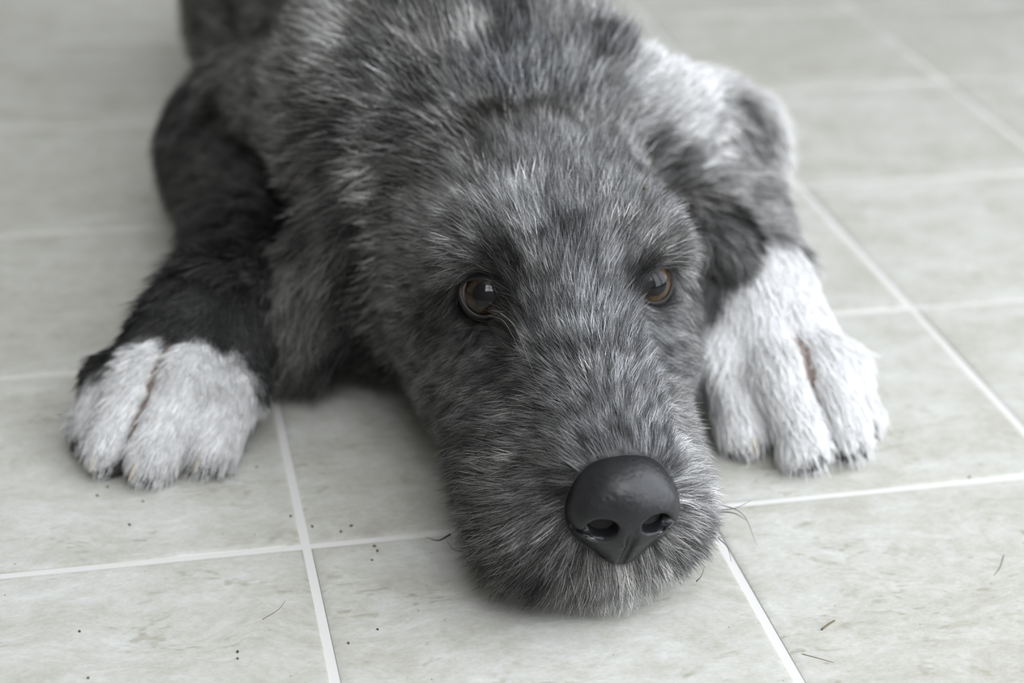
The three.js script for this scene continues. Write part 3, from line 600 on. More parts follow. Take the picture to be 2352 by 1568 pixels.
// ---------------------------------------------------------------- skin: the field turned into one closed surface
function surfaceOf(field, lo, hi, h) {   // surface nets; blocks of cells far from the surface are skipped
  const n = [0, 1, 2].map((i) => Math.ceil((hi[i] - lo[i]) / h) + 1), B = 8, val = new Float32Array(n[0] * n[1] * n[2]).fill(1);
  const at = (i, j, k) => (k * n[1] + j) * n[0] + i;
  for (let k0 = 0; k0 < n[2]; k0 += B) for (let j0 = 0; j0 < n[1]; j0 += B) for (let i0 = 0; i0 < n[0]; i0 += B) {
    const c = field(lo[0] + (i0 + B / 2) * h, lo[1] + (j0 + B / 2) * h, lo[2] + (k0 + B / 2) * h), skip = Math.abs(c) > B * h * 1.15;
    for (let k = k0; k < Math.min(k0 + B, n[2]); k++) for (let j = j0; j < Math.min(j0 + B, n[1]); j++) for (let i = i0; i < Math.min(i0 + B, n[0]); i++) val[at(i, j, k)] = skip ? c : field(lo[0] + i * h, lo[1] + j * h, lo[2] + k * h);
  }
  const ids = new Int32Array(val.length).fill(-1), pos = [], index = [];
  const E = [[0, 1], [0, 2], [0, 4], [1, 3], [1, 5], [2, 3], [2, 6], [3, 7], [4, 5], [4, 6], [5, 7], [6, 7]];
  for (let k = 0; k < n[2] - 1; k++) for (let j = 0; j < n[1] - 1; j++) for (let i = 0; i < n[0] - 1; i++) {
    const v = []; let m = 0;
    for (let c = 0; c < 8; c++) { const x = val[at(i + (c & 1), j + ((c >> 1) & 1), k + (c >> 2))]; v.push(x); if (x < 0) m |= 1 << c; }
    if (m === 0 || m === 255) continue;
    let x = 0, y = 0, z = 0, count = 0;
    for (const [a, b] of E) if ((v[a] < 0) !== (v[b] < 0)) {
      const t = v[a] / (v[a] - v[b]); count++;
      x += mix(a & 1, b & 1, t); y += mix((a >> 1) & 1, (b >> 1) & 1, t); z += mix(a >> 2, b >> 2, t);
    }
    ids[at(i, j, k)] = pos.length / 3;
    pos.push(lo[0] + (i + x / count) * h, lo[1] + (j + y / count) * h, lo[2] + (k + z / count) * h);
  }
  const quad = (a, b, c, d, flip) => { if (a < 0 || b < 0 || c < 0 || d < 0) return; flip ? index.push(a, c, b, a, d, c) : index.push(a, b, c, a, c, d); };
  for (let k = 1; k < n[2] - 1; k++) for (let j = 1; j < n[1] - 1; j++) for (let i = 1; i < n[0] - 1; i++) {
    const s = val[at(i, j, k)] < 0;
    if (s !== val[at(i + 1, j, k)] < 0) quad(ids[at(i, j - 1, k - 1)], ids[at(i, j, k - 1)], ids[at(i, j, k)], ids[at(i, j - 1, k)], !s);
    if (s !== val[at(i, j + 1, k)] < 0) quad(ids[at(i - 1, j, k - 1)], ids[at(i - 1, j, k)], ids[at(i, j, k)], ids[at(i, j, k - 1)], !s);
    if (s !== val[at(i, j, k + 1)] < 0) quad(ids[at(i - 1, j - 1, k)], ids[at(i, j - 1, k)], ids[at(i, j, k)], ids[at(i - 1, j, k)], !s);
  }
  const g = new THREE.BufferGeometry(); g.setAttribute('position', new THREE.Float32BufferAttribute(pos, 3)); g.setIndex(index); g.computeVertexNormals();
  return g;
}
// colour of the coat: patches of pigment, plus painted shade in creases and ear gap
const GAIN = 1.12;
function coatAt(zone, x, y, z) {
  let w = 0, t = 0, c = 0;
  for (const s of COAT) {
    const d2 = ((x - s[1]) ** 2 + (y - s[2]) ** 2 + (z - s[3]) ** 2) / (s[4] * s[4]);
    let k = Math.exp(-d2) + 2e-4 / (1 + d2 * d2); if (s[0] !== zone) k *= s[0] > 5 || zone > 5 ? 0.0004 : 0.02;
    w += k; t += k * s[5]; c += k * s[6];
  }
  return [t / w, c / w];
}
const tint = (tone, warm, out = [0, 0, 0]) => { out[0] = tone * (1 + 0.10 * warm); out[1] = tone * (1 + 0.02 * warm); out[2] = tone * (1 - 0.12 * warm); return out; };
const dog = new THREE.Group(); dog.name = 'dog'; scene.add(dog);
tag(dog, 'shaggy grey merle puppy with white forepaws lying with its chin on the tiled floor', 'dog');
const skin = surfaceOf(dogField, [-0.235, -0.004, -0.64], [0.19, 0.2, 0.05], 0.0024);
{
  const p = skin.attributes.position, col = new Float32Array(p.count * 3), rgb = [0, 0, 0];
  for (let i = 0; i < p.count; i++) {
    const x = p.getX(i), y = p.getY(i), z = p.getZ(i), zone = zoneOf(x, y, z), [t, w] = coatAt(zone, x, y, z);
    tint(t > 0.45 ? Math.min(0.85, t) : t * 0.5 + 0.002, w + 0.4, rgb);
    if (zone > 5 && z > PAWS[zone - 6].c[2] - 0.012) { const d = PAWS[zone - 6].toes.map((q) => Math.min(q[0].f(x, y, z), q[1].f(x, y, z))); if (Math.abs(d[1] - d[2]) < 0.0036 && Math.min(d[1], d[2]) < 0.006) { rgb[0] = 0.19; rgb[1] = 0.15; rgb[2] = 0.135; } }   // bare skin between the toes
    const h = toHead(x, y, z), nq = Math.hypot(h[0] / 0.021, (h[1] + 0.038) / 0.02, (h[2] - 0.082) / 0.021); if (zone === 0 && nq < 1) { rgb[0] = rgb[1] = 0.018; rgb[2] = 0.02; }   // bare dark skin round the nose
    col.set(rgb, i * 3);
  }
  skin.setAttribute('color', new THREE.BufferAttribute(col, 3));
}
const hide = new THREE.MeshStandardMaterial({ name: 'skin', vertexColors: true, roughness: 0.8 });
part('body', skin, hide, dog);
// ---------------------------------------------------------------- eyes
const wet = (color, rough = 0.04) => new THREE.MeshPhysicalMaterial({ name: 'wet eye', color, roughness: 0.6, specularIntensity: 0, clearcoat: 0.55, clearcoatRoughness: rough });
const sclera = wet(new THREE.Color(0.13, 0.1, 0.09)), pupilBlack = wet(new THREE.Color(0.004, 0.004, 0.005));
const irisMat = new THREE.MeshPhysicalMaterial({ name: 'iris', vertexColors: true, roughness: 0.6, specularIntensity: 0, clearcoat: 0.55, clearcoatRoughness: 0.03 });
const lidSkin = new THREE.MeshPhysicalMaterial({ name: 'eyelid skin', color: new THREE.Color(0.012, 0.011, 0.011), roughness: 0.4, specularIntensity: 0.4 });
function onSphere(at, axes, r, theta, phi) { const s = Math.sin(theta), v = [s * Math.cos(phi) * r, s * Math.sin(phi) * r, Math.cos(theta) * r]; return [0, 1, 2].map((i) => at[i] + axes[0][i] * v[0] + axes[1][i] * v[1] + axes[2][i] * v[2]); }
function ringsGeometry(rings, closeFirst) {   // rings of equally many points, joined
  const n = rings[0].length, pos = rings.flat(2), index = [];
  for (let k = 0; k < rings.length - 1; k++) for (let i = 0; i < n; i++) { const a = k * n + i, b = k * n + ((i + 1) % n); index.push(a, a + n, b, b, a + n, b + n); }
  if (closeFirst) { const c = rings[0].reduce((s, p) => s.map((v, i) => v + p[i] / n), [0, 0, 0]), m = pos.length / 3; pos.push(...c); for (let i = 0; i < n; i++) index.push(m, i, (i + 1) % n); }
  const g = new THREE.BufferGeometry(); g.setAttribute('position', new THREE.Float32BufferAttribute(pos, 3)); g.setIndex(index); g.computeVertexNormals(); return g;
}
// how far the lids stand open (angle from the middle of the opening) in each direction round it; the inner corner points to the nose
const lidOpening = (side, ph) => {
  const inner = side ? -1 : 1, c = Math.cos(ph) * inner, s = Math.sin(ph), w = c > 0 ? 0.84 : side ? 0.76 : 0.94, hgt = s > 0 ? 0.56 : side ? 0.62 : 0.7;
  return Math.pow(Math.pow(Math.abs(c) / w, 1.7) + Math.pow(Math.abs(s) / hgt, 1.7), -1 / 1.7);
};
const LID_TILT = [-0.3, 0.3];
EYES.forEach((e, side) => {
  const axes = frame(e.look), gaze = unit([EYE.x + (side ? 0.30 : -0.03) - e.at[0], EYE.y - 0.02 - e.at[1], EYE.z - e.at[2]]), G = frame(gaze), N = 48;
  const ball = part('eye', new THREE.SphereGeometry(EYE_R, 40, 28).translate(...e.at), sclera, dog);
  const cap = (r, th0, th1, n, bulge = 0) => Array.from({ length: n + 1 }, (_, k) => { const th = mix(th0, th1, k / n), rr = r + bulge * (Math.cos((th / th1) * Math.PI / 2)); return Array.from({ length: N }, (_, i) => onSphere(e.at, G, rr, th, (i / N) * 2 * Math.PI)); });
  const iris = ringsGeometry(cap(EYE_R + 0.0001, 0.2, 0.84, 12, 0.0007), false), ip = iris.attributes.position, col = [];
  for (let i = 0; i < ip.count; i++) {
    const d = [ip.getX(i) - e.at[0], ip.getY(i) - e.at[1], ip.getZ(i) - e.at[2]], th = Math.acos(clamp(dot3(unit(d), G[2]), -1, 1)), ph = Math.atan2(dot3(d, G[1]), dot3(d, G[0]));
    const f = 0.75 + 0.5 * noise3(Math.cos(ph) * 9, Math.sin(ph) * 9, th * 5), rim = 1 - 0.93 * steps(th, 0.64, 0.8), c = (side ? 0.55 : 0.2) * f * rim;
    col.push(0.115 * c, 0.072 * c, 0.034 * c);
  }
  iris.setAttribute('color', new THREE.Float32BufferAttribute(col, 3));
  part('iris', iris, irisMat, ball, 'amber brown iris');
  part('pupil', ringsGeometry(cap(EYE_R + 0.00063, 0.02, 0.44, 6, 0.0002), true), pupilBlack, ball);
  // lids: a sheet over the ball with an almond opening and a rounded black rim
  const prof = [[0.0, 0.00005], [-0.012, 0.0004], [0.015, 0.0009], [0.06, 0.0011], [0.13, 0.0009], [0.24, 0.0007], [0.4, 0.0001]];
  const rings = prof.map(([dt, dr]) => Array.from({ length: N * 2 }, (_, i) => { const ph = (i / N) * Math.PI; return onSphere(e.at, axes, EYE_R + dr, Math.min(lidOpening(side, ph) + dt, 1.5), ph + LID_TILT[side]); }));
  part('eyelid', ringsGeometry(rings, false), lidSkin, dog, 'black eyelid rim');
});

// ---------------------------------------------------------------- nose
const noseParts = [
  hEll([0, -0.0345, 0.0805], [0.0175, 0.0125, 0.0155], 0.006), hEll([-0.0105, -0.038, 0.0845], [0.0088, 0.0092, 0.0092], 0.005), hEll([0.0105, -0.038, 0.0845], [0.0088, 0.0092, 0.0092], 0.005),
  hEll([0, -0.0445, 0.08], [0.0166, 0.0118, 0.0118], 0.005), hCap([0, -0.044, 0.0878], 0.0062, [0, -0.0535, 0.0845], 0.005, 0.007), hEll([0, -0.0285, 0.0775], [0.0122, 0.0085, 0.013], 0.008),
];
const nostrils = [-1, 1].map((s) => [
  hEll([s * 0.0092, -0.0388, 0.0935], [0.0052, 0.0039, 0.0085], 0.002), hCap([s * 0.0095, -0.0405, 0.0955], 0.002, [s * 0.0178, -0.0412, 0.087], 0.0008, 0.0025),
]).flat();
const groove = [hCap([0, -0.036, 0.0982], 0.0007, [0.0006, -0.0435, 0.0955], 0.0013, 0.002), hCap([0.0006, -0.0435, 0.0955], 0.0013, [-0.001, -0.058, 0.0885], 0.0011, 0.002)];
const noseBulk = (x, y, z) => chain(noseParts, x, y, z);   // without its openings
function noseField(x, y, z) {
  let d = chain(noseParts, x, y, z);
  if (d > 0.006) return d;
  d = smax(d, -chain(nostrils, x, y, z), 0.0016); d = smax(d, -chain(groove, x, y, z), 0.0016);
  const q = 1 / 0.0011;   // pebbled skin
  return d - 0.00006 * noise3(x * q, y * q, z * q) - 0.00005 * noise3(x * q * 2, y * q * 2, z * q * 2);
}
const noseSkin = new THREE.MeshPhysicalMaterial({ name: 'nose leather', color: new THREE.Color(0.007, 0.0072, 0.0088), roughness: 0.42, specularIntensity: 0.9 });
{
  const c = headPoint(0, -0.041, 0.083), g = surfaceOf(noseField, [c[0] - 0.025, c[1] - 0.02, c[2] - 0.022], [c[0] + 0.025, c[1] + 0.024, c[2] + 0.022], 0.00042);
  const nose = part('nose', g, noseSkin, dog, 'black leathery nose');
  // the wet inside of the nostrils
  const wetBlack = new THREE.MeshPhysicalMaterial({ name: 'wet nostril', color: new THREE.Color(0.007, 0.0072, 0.0088), roughness: 0.25, clearcoat: 1, clearcoatRoughness: 0.06 });
  for (const s of [-1, 1]) {
    const r = rng(s + 9), rim = [];
    for (let k = 0; k <= 6; k++) { const t = k / 6, a = mix(0.1, 3.0, t); rim.push(headPoint(s * (0.0092 + 0.0046 * Math.cos(Math.PI - a)), -0.0418 - 0.0024 * Math.sin(a), 0.0938 - 0.001 * Math.sin(a) - 0.0022 * t)); }
    part('nostril_rim', hairGeometry(rim, 0.00075, 0.0009, 24, 8), wetBlack, nose);
  }
}
// ---------------------------------------------------------------- claws and dark toe pads
const clawPale = new THREE.MeshPhysicalMaterial({ name: 'pale claw', color: new THREE.Color(0.4, 0.35, 0.28), roughness: 0.35, clearcoat: 0.3 });
const clawDark = new THREE.MeshPhysicalMaterial({ name: 'dark claw', color: new THREE.Color(0.03, 0.028, 0.025), roughness: 0.35, clearcoat: 0.3 });
const padMat = new THREE.MeshStandardMaterial({ name: 'toe pad', color: new THREE.Color(0.035, 0.033, 0.034), roughness: 0.75 });
function clawGeometry(p, dir, len, r) {
  const d = unit(dir), a = frame(d), N = 14, rings = [];
  for (let k = 0; k <= 8; k++) { const t = k / 8, rr = r * Math.pow(1 - t, 0.7) + 0.0003 * (1 - t), drop = -len * 0.45 * t * t; rings.push(Array.from({ length: N }, (_, i) => { const ph = (i / N) * 2 * Math.PI; return [0, 1, 2].map((m) => p[m] + d[m] * len * t + a[0][m] * Math.cos(ph) * rr * 0.75 + a[1][m] * Math.sin(ph) * rr + (m === 1 ? drop : 0)); })); }
  return ringsGeometry(rings, true);
}
[[RIGHT_TOES, [1, 0, 0, 0]], [LEFT_TOES, [0, 1, 1, 1]]].forEach(([toes, dark]) => toes.forEach((t, i) => {
  const d = unit([t[2][0] - t[1][0], (t[2][1] - t[1][1]) * 0.35, t[2][2] - t[1][2]]), base = [0, 1, 2].map((m) => t[2][m] + d[m] * 0.0065 + (m === 1 ? 0.0035 : 0));
  part('claw', clawGeometry(base, d, 0.0098, 0.0029), dark[i] ? clawDark : clawPale, dog, dark[i] ? 'dark claw' : 'pale horn coloured claw');
  part('toe_pad', new THREE.SphereGeometry(1, 20, 14).scale(0.0085, 0.006, 0.0085).translate(t[2][0] + d[0] * 0.0035, 0.0064, t[2][2] + d[2] * 0.0035), padMat, dog, 'dark toe pad');
}));
// ---------------------------------------------------------------- fur: small locks of hair planted all over the skin
// a lock: hairs rooted close together, lying over along +z, their tips drawn together; unit length
function lockGeometry(seed, { hairs, spread, width, gather, rise, curl, segs = 4, fuzz = 0.12, vary = 1 }) {
  const r = rng(seed), pos = [], nor = [], col = [], index = [];
  for (let h = 0; h < hairs; h++) {
    const ang = r() * 2 * Math.PI, rad = Math.sqrt(r()) * spread, x0 = Math.cos(ang) * rad, z0 = Math.sin(ang) * rad, L = 0.6 + 0.45 * r(), up0 = rise * (0.75 + 0.5 * r()), up1 = up0 * (0.15 + 0.35 * r()), sway = (r() - 0.5) * 2 * curl, aim = (r() - 0.5) * fuzz;
    const w = width * (0.7 + 0.6 * r()), tone = Math.pow(2, (r() - 0.5) * 2.0 * vary), first = pos.length / 3; let x = x0, y = -0.03, z = z0, px = 0, py = 0, pz = 0;
    for (let k = 0; k <= segs; k++) {
      const t = k / segs, up = mix(up0, up1, t), yaw = aim + sway * t, dx = Math.sin(yaw) * Math.cos(up), dy = Math.sin(up), dz = Math.cos(yaw) * Math.cos(up), st = L / segs;
      if (k) { x += px * st; y += py * st; z += pz * st; }
      px = dx; py = dy; pz = dz;
      const g = gather * t * t, cx = x - x0 * g, cz = z - z0 * g * 0.4, ww = w * (k === segs ? 0.05 : 1 - 0.55 * t * t);
      // cross-section: side and up-ish vectors
      const sx = Math.cos(yaw), sz = -Math.sin(yaw), ux = -dy * Math.sin(yaw), uy = Math.cos(up), uz = -dy * Math.cos(yaw);
      for (let c = 0; c < 3; c++) { const a = (c / 3) * 2 * Math.PI + 0.5, ca = Math.cos(a), sa = Math.sin(a); pos.push(cx + (sx * ca + ux * sa) * ww, y + uy * sa * ww, cz + (sz * ca + uz * sa) * ww); nor.push(sx * ca + ux * sa, uy * sa, sz * ca + uz * sa); col.push(tone, tone, tone); }
    }
    for (let k = 0; k < segs; k++) for (let c = 0; c < 3; c++) { const a = first + k * 3 + c, b = first + k * 3 + ((c + 1) % 3); index.push(a, b, a + 3, b, b + 3, a + 3); }
  }
  const g = new THREE.BufferGeometry(); g.setAttribute('position', new THREE.Float32BufferAttribute(pos, 3)); g.setAttribute('normal', new THREE.Float32BufferAttribute(nor, 3)); g.setAttribute('color', new THREE.Float32BufferAttribute(col, 3)); g.setIndex(index); return g;
}
const hairMat = new THREE.MeshPhysicalMaterial({ name: 'dog hair', vertexColors: true, roughness: 0.5, specularIntensity: 0.3 });
const whiteHair = new THREE.MeshPhysicalMaterial({ name: 'white dog hair', vertexColors: true, roughness: 0.9, specularIntensity: 0.4, transmission: 0.45, thickness: 0 });
const coarse = { hairs: 13, spread: 0.15, width: 0.0056, gather: 0.5, rise: 0.62, curl: 0.5, fuzz: 0.3, vary: 0.8 };
const KINDS = {   // by zone: the lock, locks per square centimetre
  head: { lock: { hairs: 15, spread: 0.18, width: 0.0052, gather: 0.4, rise: 0.7, curl: 0.4, fuzz: 0.25, vary: 1.12 }, dense: 75 },
  body: { lock: { ...coarse, hairs: 14, spread: 0.2, width: 0.0095, gather: 0.7, rise: 0.8 }, dense: 44 },
  ear: { lock: { ...coarse, width: 0.006, rise: 0.6, curl: 0.7 }, dense: 45 },
  foreleg: { lock: { ...coarse, width: 0.0075, spread: 0.16 }, dense: 40 },
  paw: { lock: { hairs: 12, spread: 0.34, width: 0.0165, gather: 0.14, rise: 0.34, curl: 0.25, vary: 0.22, fuzz: 0.2 }, dense: 90 },
};
const toesAt = (paw, x, y, z) => PAWS[paw].toes.map((t, i) => [Math.min(t[0].f(x, y, z), t[1].f(x, y, z)), i]).sort((a, b) => a[0] - b[0]);
const inCleft = (paw, x, y, z) => { const d = toesAt(paw, x, y, z), gap = d[1][0] - d[0][0]; return d[0][1] + d[1][1] === 3 && d[0][1] * d[1][1] === 2 ? gap < 0.0046 && y < 0.047 : gap < 0.0012 && y < 0.02; };
function flowAt(zone, x, y, z) {
  let w = 0, a = 0, b = 0, c = 0, len = 0, lift = 0; const R = zone === 0 ? 0.016 : zone > 5 ? 0.014 : 0.03;
  for (const f of FLOW) {
    const d2 = ((x - f[1]) ** 2 + (y - f[2]) ** 2 + (z - f[3]) ** 2) / (R * R); let k = Math.exp(-d2) + 1e-4 / (1 + d2 * d2); if (f[0] !== zone) k *= 0.01;
    w += k; a += k * f[4]; b += k * f[5]; c += k * f[6]; len += k * f[7]; lift += k * f[8];
  }
  return [a / w, b / w, c / w, len / w / 1000, lift / w];
}
{
  const r = rng(77), p = skin.attributes.position, idx = skin.index.array, tri = idx.length / 3, out = new Map();
  const A = new THREE.Vector3(), B = new THREE.Vector3(), C = new THREE.Vector3(), N = new THREE.Vector3(), P = new THREE.Vector3(), T = new THREE.Vector3(), S = new THREE.Vector3(), U = new THREE.Vector3();
  const M = new THREE.Matrix4(), tmp = [0, 0, 0];
  const zoneName = ['head', 'body', 'ear', 'ear', 'foreleg', 'foreleg', 'paw', 'paw'];
  for (let t = 0; t < tri; t++) {
    A.fromArray(p.array, idx[t * 3] * 3); B.fromArray(p.array, idx[t * 3 + 1] * 3); C.fromArray(p.array, idx[t * 3 + 2] * 3);
    N.crossVectors(U.subVectors(B, A), S.subVectors(C, A)); const area = N.length() * 0.5 * 1e4; N.normalize();
    if (N.y < -0.55 && A.y < 0.04) continue;
    const zone = zoneOf(A.x, A.y, A.z), kind = KINDS[zoneName[zone]], want = area * kind.dense * FUR_SHARE; let n = Math.floor(want + r());
    for (; n > 0; n--) {
      let u = r(), v = r(); if (u + v > 1) { u = 1 - u; v = 1 - v; }
      P.copy(A).addScaledVector(U.subVectors(B, A), u).addScaledVector(S.subVectors(C, A), v);
      let bare = false;
      EYES.forEach((e, side) => {   // nothing grows in the opening of the lids
        const d = [P.x - e.at[0], P.y - e.at[1], P.z - e.at[2]], l = Math.hypot(...d); if (l > EYE_R + 0.005) return;
        const ax = frame(e.look), th = Math.acos(clamp(dot3(d, ax[2]) / l, -1, 1)), ph = Math.atan2(dot3(d, ax[1]), dot3(d, ax[0])) - LID_TILT[side];
        if (th < lidOpening(side, ph) + 0.1) bare = true;
      });
      if (bare || (zone === 0 && noseBulk(P.x, P.y, P.z) < 0.0002)) continue;
      if (zone > 5 && inCleft(zone - 6, P.x, P.y, P.z)) continue;
      const f = flowAt(zone, P.x, P.y, P.z);
      const loose = zone > 5 ? 0.4 : zone === 1 ? 1.5 : 1;
      T.set(f[0] + (r() - 0.5) * 0.5 * loose, f[1] + (r() - 0.5) * 0.5 * loose, f[2] + (r() - 0.5) * 0.5 * loose);
      T.x += 0.35 * loose * noise3(P.x * 90, P.y * 90, P.z * 90); T.z += 0.35 * loose * noise3(P.x * 90 + 9, P.y * 90, P.z * 90);
      T.addScaledVector(N, -T.dot(N)); if (T.lengthSq() < 1e-6) continue; T.normalize();
      // near the floor hair turns along it
      let lift = (f[4] - 0.3) * 1.2 + (r() - 0.5) * 0.35;
      const len = f[3] * (0.6 + 0.75 * r());
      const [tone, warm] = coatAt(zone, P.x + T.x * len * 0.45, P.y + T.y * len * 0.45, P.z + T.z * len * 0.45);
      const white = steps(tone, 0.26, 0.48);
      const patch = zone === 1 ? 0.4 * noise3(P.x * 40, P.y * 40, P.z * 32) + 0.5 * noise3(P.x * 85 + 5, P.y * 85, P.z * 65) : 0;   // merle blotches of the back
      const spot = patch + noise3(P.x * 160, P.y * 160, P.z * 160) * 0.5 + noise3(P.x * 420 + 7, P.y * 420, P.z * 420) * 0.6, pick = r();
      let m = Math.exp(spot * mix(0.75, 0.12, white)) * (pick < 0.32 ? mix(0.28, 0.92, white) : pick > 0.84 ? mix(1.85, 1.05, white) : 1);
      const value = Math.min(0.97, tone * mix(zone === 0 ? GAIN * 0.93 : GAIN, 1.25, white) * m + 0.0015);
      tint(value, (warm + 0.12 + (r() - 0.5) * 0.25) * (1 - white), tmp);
      const ax = Math.cos(lift), sx = Math.sin(lift); S.crossVectors(N, T);
      // turn the lock about its side axis by the lift
      const tz = T.clone().multiplyScalar(ax).addScaledVector(N, sx), ty = N.clone().multiplyScalar(ax).addScaledVector(T, -sx), wid = len * (0.8 + 0.4 * r());
      M.set(S.x * wid, ty.x * len, tz.x * len, P.x, S.y * wid, ty.y * len, tz.y * len, P.y, S.z * wid, ty.z * len, tz.z * len, P.z, 0, 0, 0, 1);
      const key = zone * 2 + (r() < 0.5 ? 0 : 1); if (!out.has(key)) out.set(key, { m: [], c: [] });
      const o = out.get(key); for (let q = 0; q < 16; q++) o.m.push(M.elements[q]); o.c.push(tmp[0], tmp[1], tmp[2]);
    }
  }
  const FUR_LABEL = { head: 'grey face hair', body: 'mottled grey back hair', ear: 'long dark ear hair', foreleg: 'leg hair', paw: 'short white foot hair' };
  let total = 0;
  for (const [key, o] of [...out].sort((a, b) => a[0] - b[0])) {
    const zn = zoneName[key >> 1], n = o.m.length / 16; total += n;
    const mesh = new THREE.InstancedMesh(lockGeometry(100 + key, KINDS[zn].lock), zn === 'paw' ? whiteHair : hairMat, n);
    mesh.instanceMatrix.array.set(o.m); mesh.instanceColor = new THREE.InstancedBufferAttribute(new Float32Array(o.c), 3);
    mesh.name = numbered(zn + '_fur'); mesh.userData.kind = 'stuff'; mesh.userData.label = FUR_LABEL[zn]; mesh.castShadow = mesh.receiveShadow = true;
    dog.add(mesh);
  }
  console.log('locks of hair', total, 'skin triangles', tri);
}
// ---------------------------------------------------------------- whiskers and stray guard hairs round the mouth
function hairGeometry(pts, r0, r1, segs = 14, sides = 6) {
  const c = new THREE.CatmullRomCurve3(pts.map((p) => new THREE.Vector3(...p))), F = c.computeFrenetFrames(segs), rings = [];
  for (let k = 0; k <= segs; k++) { const p = c.getPointAt(k / segs), r = mix(r0, r1, k / segs); rings.push(Array.from({ length: sides }, (_, i) => { const a = (i / sides) * 2 * Math.PI; return p.clone().addScaledVector(F.normals[k], Math.cos(a) * r).addScaledVector(F.binormals[k], Math.sin(a) * r).toArray(); })); }
  return ringsGeometry(rings, true);
}
const darkHair = new THREE.MeshStandardMaterial({ name: 'dark whisker', color: new THREE.Color(0.012, 0.012, 0.012), roughness: 0.4 });
const paleHair = new THREE.MeshStandardMaterial({ name: 'pale whisker', color: new THREE.Color(0.2, 0.195, 0.18), roughness: 0.4 });
[
  [[-0.0203, 0.0140, -0.0166], [-0.0244, 0.0110, -0.0170], [-0.0294, 0.0090, -0.0221]],
  [[-0.0153, 0.0120, -0.0085], [-0.0189, 0.0090, -0.0143], [-0.0218, 0.0070, -0.0229]],
  [[-0.0073, 0.0120, 0.0016], [-0.0119, 0.0080, -0.0061], [-0.0155, 0.0060, -0.0148]],
  [[-0.0072, 0.0100, 0.0048], [-0.0090, 0.0060, 0.0037], [-0.0119, 0.0030, 0.0027]],
  [[0.0136, 0.0100, 0.0155], [0.0104, 0.0060, 0.0146], [0.0062, 0.0030, 0.0106]],
  [[0.0725, 0.0240, -0.0207], [0.0823, 0.0200, -0.0267], [0.0880, 0.0140, -0.0314]],
  [[0.0725, 0.0240, -0.0213], [0.0830, 0.0220, -0.0271], [0.0894, 0.0220, -0.0328]],
  [[0.0735, 0.0260, -0.0241], [0.0859, 0.0180, -0.0295], [0.0925, 0.0040, -0.0304]],
  [[0.0753, 0.0200, -0.0099], [0.0799, 0.0120, -0.0153], [0.0816, 0.0060, -0.0159]],
  [[0.0669, 0.0120, 0.0060], [0.0695, 0.0100, -0.0011], [0.0705, 0.0120, -0.0036]],
].forEach((p, i) => part('whisker', hairGeometry(p, i === 0 || i === 5 ? 0.00038 : 0.00022, 0.00005), darkHair, dog, 'stray dark whisker'));
// the pale lash-like hairs that fall over the inner corner of the eye
[
  [[-0.0073, 0.0916, -0.0425], [-0.003, 0.0935, -0.035], [0.0023, 0.0900, -0.0288], [0.0066, 0.0852, -0.0175]],
  [[-0.0043, 0.0926, -0.0381], [0.0003, 0.0924, -0.0305], [0.0050, 0.0871, -0.018], [0.0086, 0.0829, -0.0072]],
  [[-0.0085, 0.0905, -0.0405], [-0.0035, 0.092, -0.034], [0.0002, 0.0895, -0.0268], [0.0035, 0.086, -0.019]],
].forEach((p) => part('brow_hair', hairGeometry(p, 0.00007, 0.00003), paleHair, dog, 'long pale hair beside the eye'));

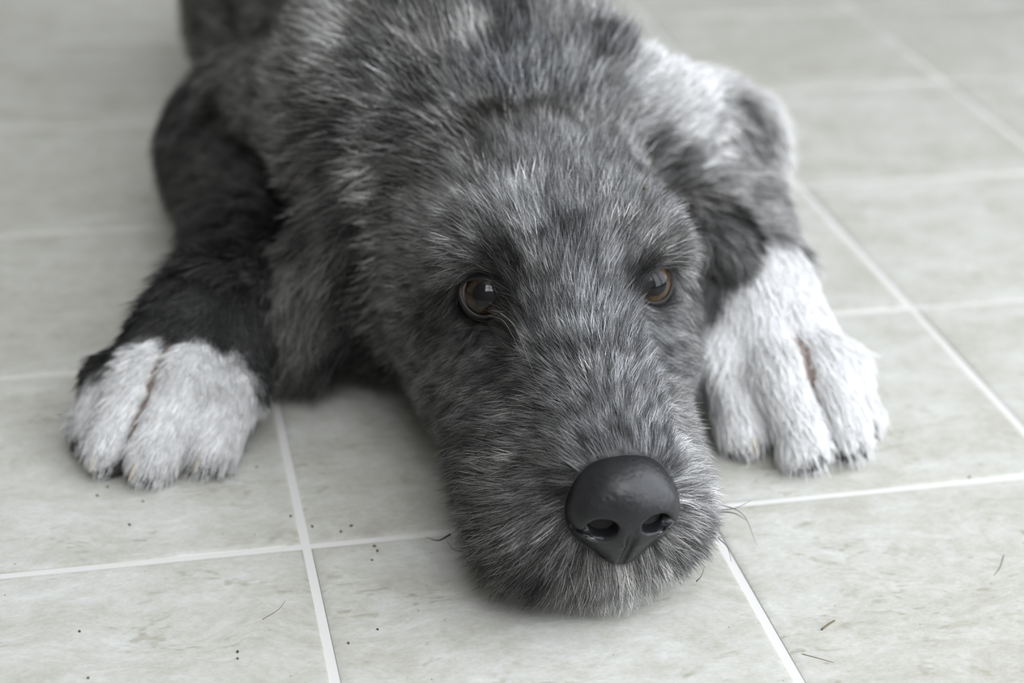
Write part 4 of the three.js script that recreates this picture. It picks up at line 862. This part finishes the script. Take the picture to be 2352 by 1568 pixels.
// ---------------------------------------------------------------- what lies on the floor and on the dog
const dirt = [[0.10, 0.08, 0.045], [0.14, 0.115, 0.07], [0.07, 0.065, 0.05]].map((c) => new THREE.MeshStandardMaterial({ name: 'dirt', color: new THREE.Color(...c), roughness: 0.95 }));
{
  const r = rng(31), base = new THREE.IcosahedronGeometry(1, 2), p = base.attributes.position;
  for (let i = 0; i < p.count; i++) { const x = p.getX(i), y = p.getY(i), z = p.getZ(i), k = 1 + 0.35 * noise3(x * 1.7 + 3, y * 1.7, z * 1.7); p.setXYZ(i, x * k, Math.max(y * k, -0.6), z * k); }
  const lump = mergeVertices(base.deleteAttribute('uv').deleteAttribute('normal')); lump.computeVertexNormals();
  const crumb = ([x, z, s], label, group) => {
    const o = part('dirt_crumb', lump, dirt[Math.floor(r() * 3)], scene); const h = 0.0003 + 0.0002 * r();
    o.position.set(x, h * 0.6, z); o.scale.set(s * 0.00105 * (0.8 + 0.5 * r()), h, s * 0.0009); o.rotation.y = r() * 6; tag(o, label, 'dirt', group);
  };
  crumb([-0.1855, -0.1185, 0.72], 'lone dirt crumb just outside the outer toe of the dark leg');
  crumb([-0.0995, -0.0826, 0.60], 'dirt crumb between the dark leg and the joint running beside it');
  crumb([-0.1411, -0.0383, 0.57], 'flat oval dirt crumb farthest out in front of the dark leg');
  crumb([0.1840, -0.0902, 0.52], 'lone dirt crumb on the long joint beyond the fully white foreleg');
  crumb([-0.0819, -0.0474, 0.49], 'dirt crumb left of the joint, just above the crossing of joints');
  crumb([-0.0729, -0.0406, 0.49], 'dirt crumb touching the right of the joint, just above the crossing of joints');
  crumb([-0.0585, -0.0419, 0.65], 'darker, farther of two dirt crumbs between the joint crossing and the muzzle');
  crumb([-0.0620, -0.0378, 0.57], 'nearer of two dirt crumbs between the joint crossing and the muzzle');
  crumb([-0.0487, -0.0285, 0.64], 'largest of three dirt crumbs below the joint beside the lip, topmost of them');
  crumb([-0.0474, -0.0254, 0.48], 'middle one of three dirt crumbs below the joint beside the lip');
  crumb([-0.0488, -0.0193, 0.56], 'lowest of three dirt crumbs below the joint beside the lip');
  crumb([-0.1548, -0.0646, 0.51], 'dirt crumb closest under the white toes of the dark leg');
  crumb([-0.1573, -0.0581, 0.50], 'dirt crumb under the dark leg, next below the one touching its toes');
  crumb([-0.1392, -0.0550, 0.50], 'dirt crumb below the middle cleft of the dark leg\u2019s white foot');
  crumb([-0.0897, 0.0382, 0.44], 'upper of two dirt crumbs stacked left of the joint near the bottom edge');
  crumb([-0.0891, 0.0419, 0.37], 'lower of two dirt crumbs stacked left of the joint near the bottom edge');
  crumb([-0.0435, 0.0232, 0.45], 'farther of two dirt crumbs on the front tile right of the joint');
  crumb([-0.0528, 0.0316, 0.45], 'nearer of two dirt crumbs on the front tile right of the joint');
  crumb([-0.1450, 0.0292, 0.45], 'dirt crumb alone on the front tile near the lower left corner');
  crumb([-0.1366, 0.0547, 0.43], 'dirt crumb at the very bottom edge near the lower left corner');
  const loose = (pts, label, m = dirt[2], w = 0.00013) => tag(part('loose_hair', hairGeometry(pts.map(([x, z]) => [x, w, z]), w, w * 0.5), m, scene), label, 'hair');
  loose([[0.1853, -0.0344], [0.1818, -0.0256], [0.1786, -0.0206]], 'curved shed hair on the tile near the right edge of the picture');
  loose([[0.1019, 0.0304], [0.1073, 0.0326], [0.1122, 0.0348]], 'faint straight shed hair on the tile below the brown twig', dirt[1]);
  loose([[-0.0838, 0.0192], [-0.0790, 0.0130], [-0.0773, 0.0077]], 'faint shed hair left of the joint between the two front tiles', dirt[1]);
  tag(part('twig_bit', hairGeometry([[0.1106, 0.0004, 0.0163], [0.1128, 0.0005, 0.0138], [0.1158, 0.0004, 0.0107]], 0.00035, 0.0003), dirt[1], scene), 'short brown bit of twig lying on the tile in front of the light paw', 'twig');
  const stem = new THREE.Group(); stem.name = 'grass_stem'; stem.position.set(0.0468, 0.1224, -0.0796); scene.add(stem);
  tag(stem, 'thin dry grass stem with a tiny burr caught on the forehead fur', 'grass stem');
  const straw = new THREE.MeshStandardMaterial({ name: 'dry stem', color: new THREE.Color(0.07, 0.07, 0.045), roughness: 0.8 }), rel = (q) => [q[0] - 0.0468, q[1] - 0.1224, q[2] + 0.0796];
  part('stalk', hairGeometry([[0.0520, 0.124, -0.118], [0.0500, 0.1258, -0.098], [0.0468, 0.1244, -0.0790], [0.0464, 0.1188, -0.0675], [0.0458, 0.1123, -0.0590]].map(rel), 0.00016, 0.00012), straw, stem);
  part('burr', lump.clone().scale(0.00075, 0.0009, 0.0007).translate(...rel([0.0467, 0.1246, -0.0792])), dirt[2], stem, 'tiny dark burr');
}
renderer.render(scene, camera);
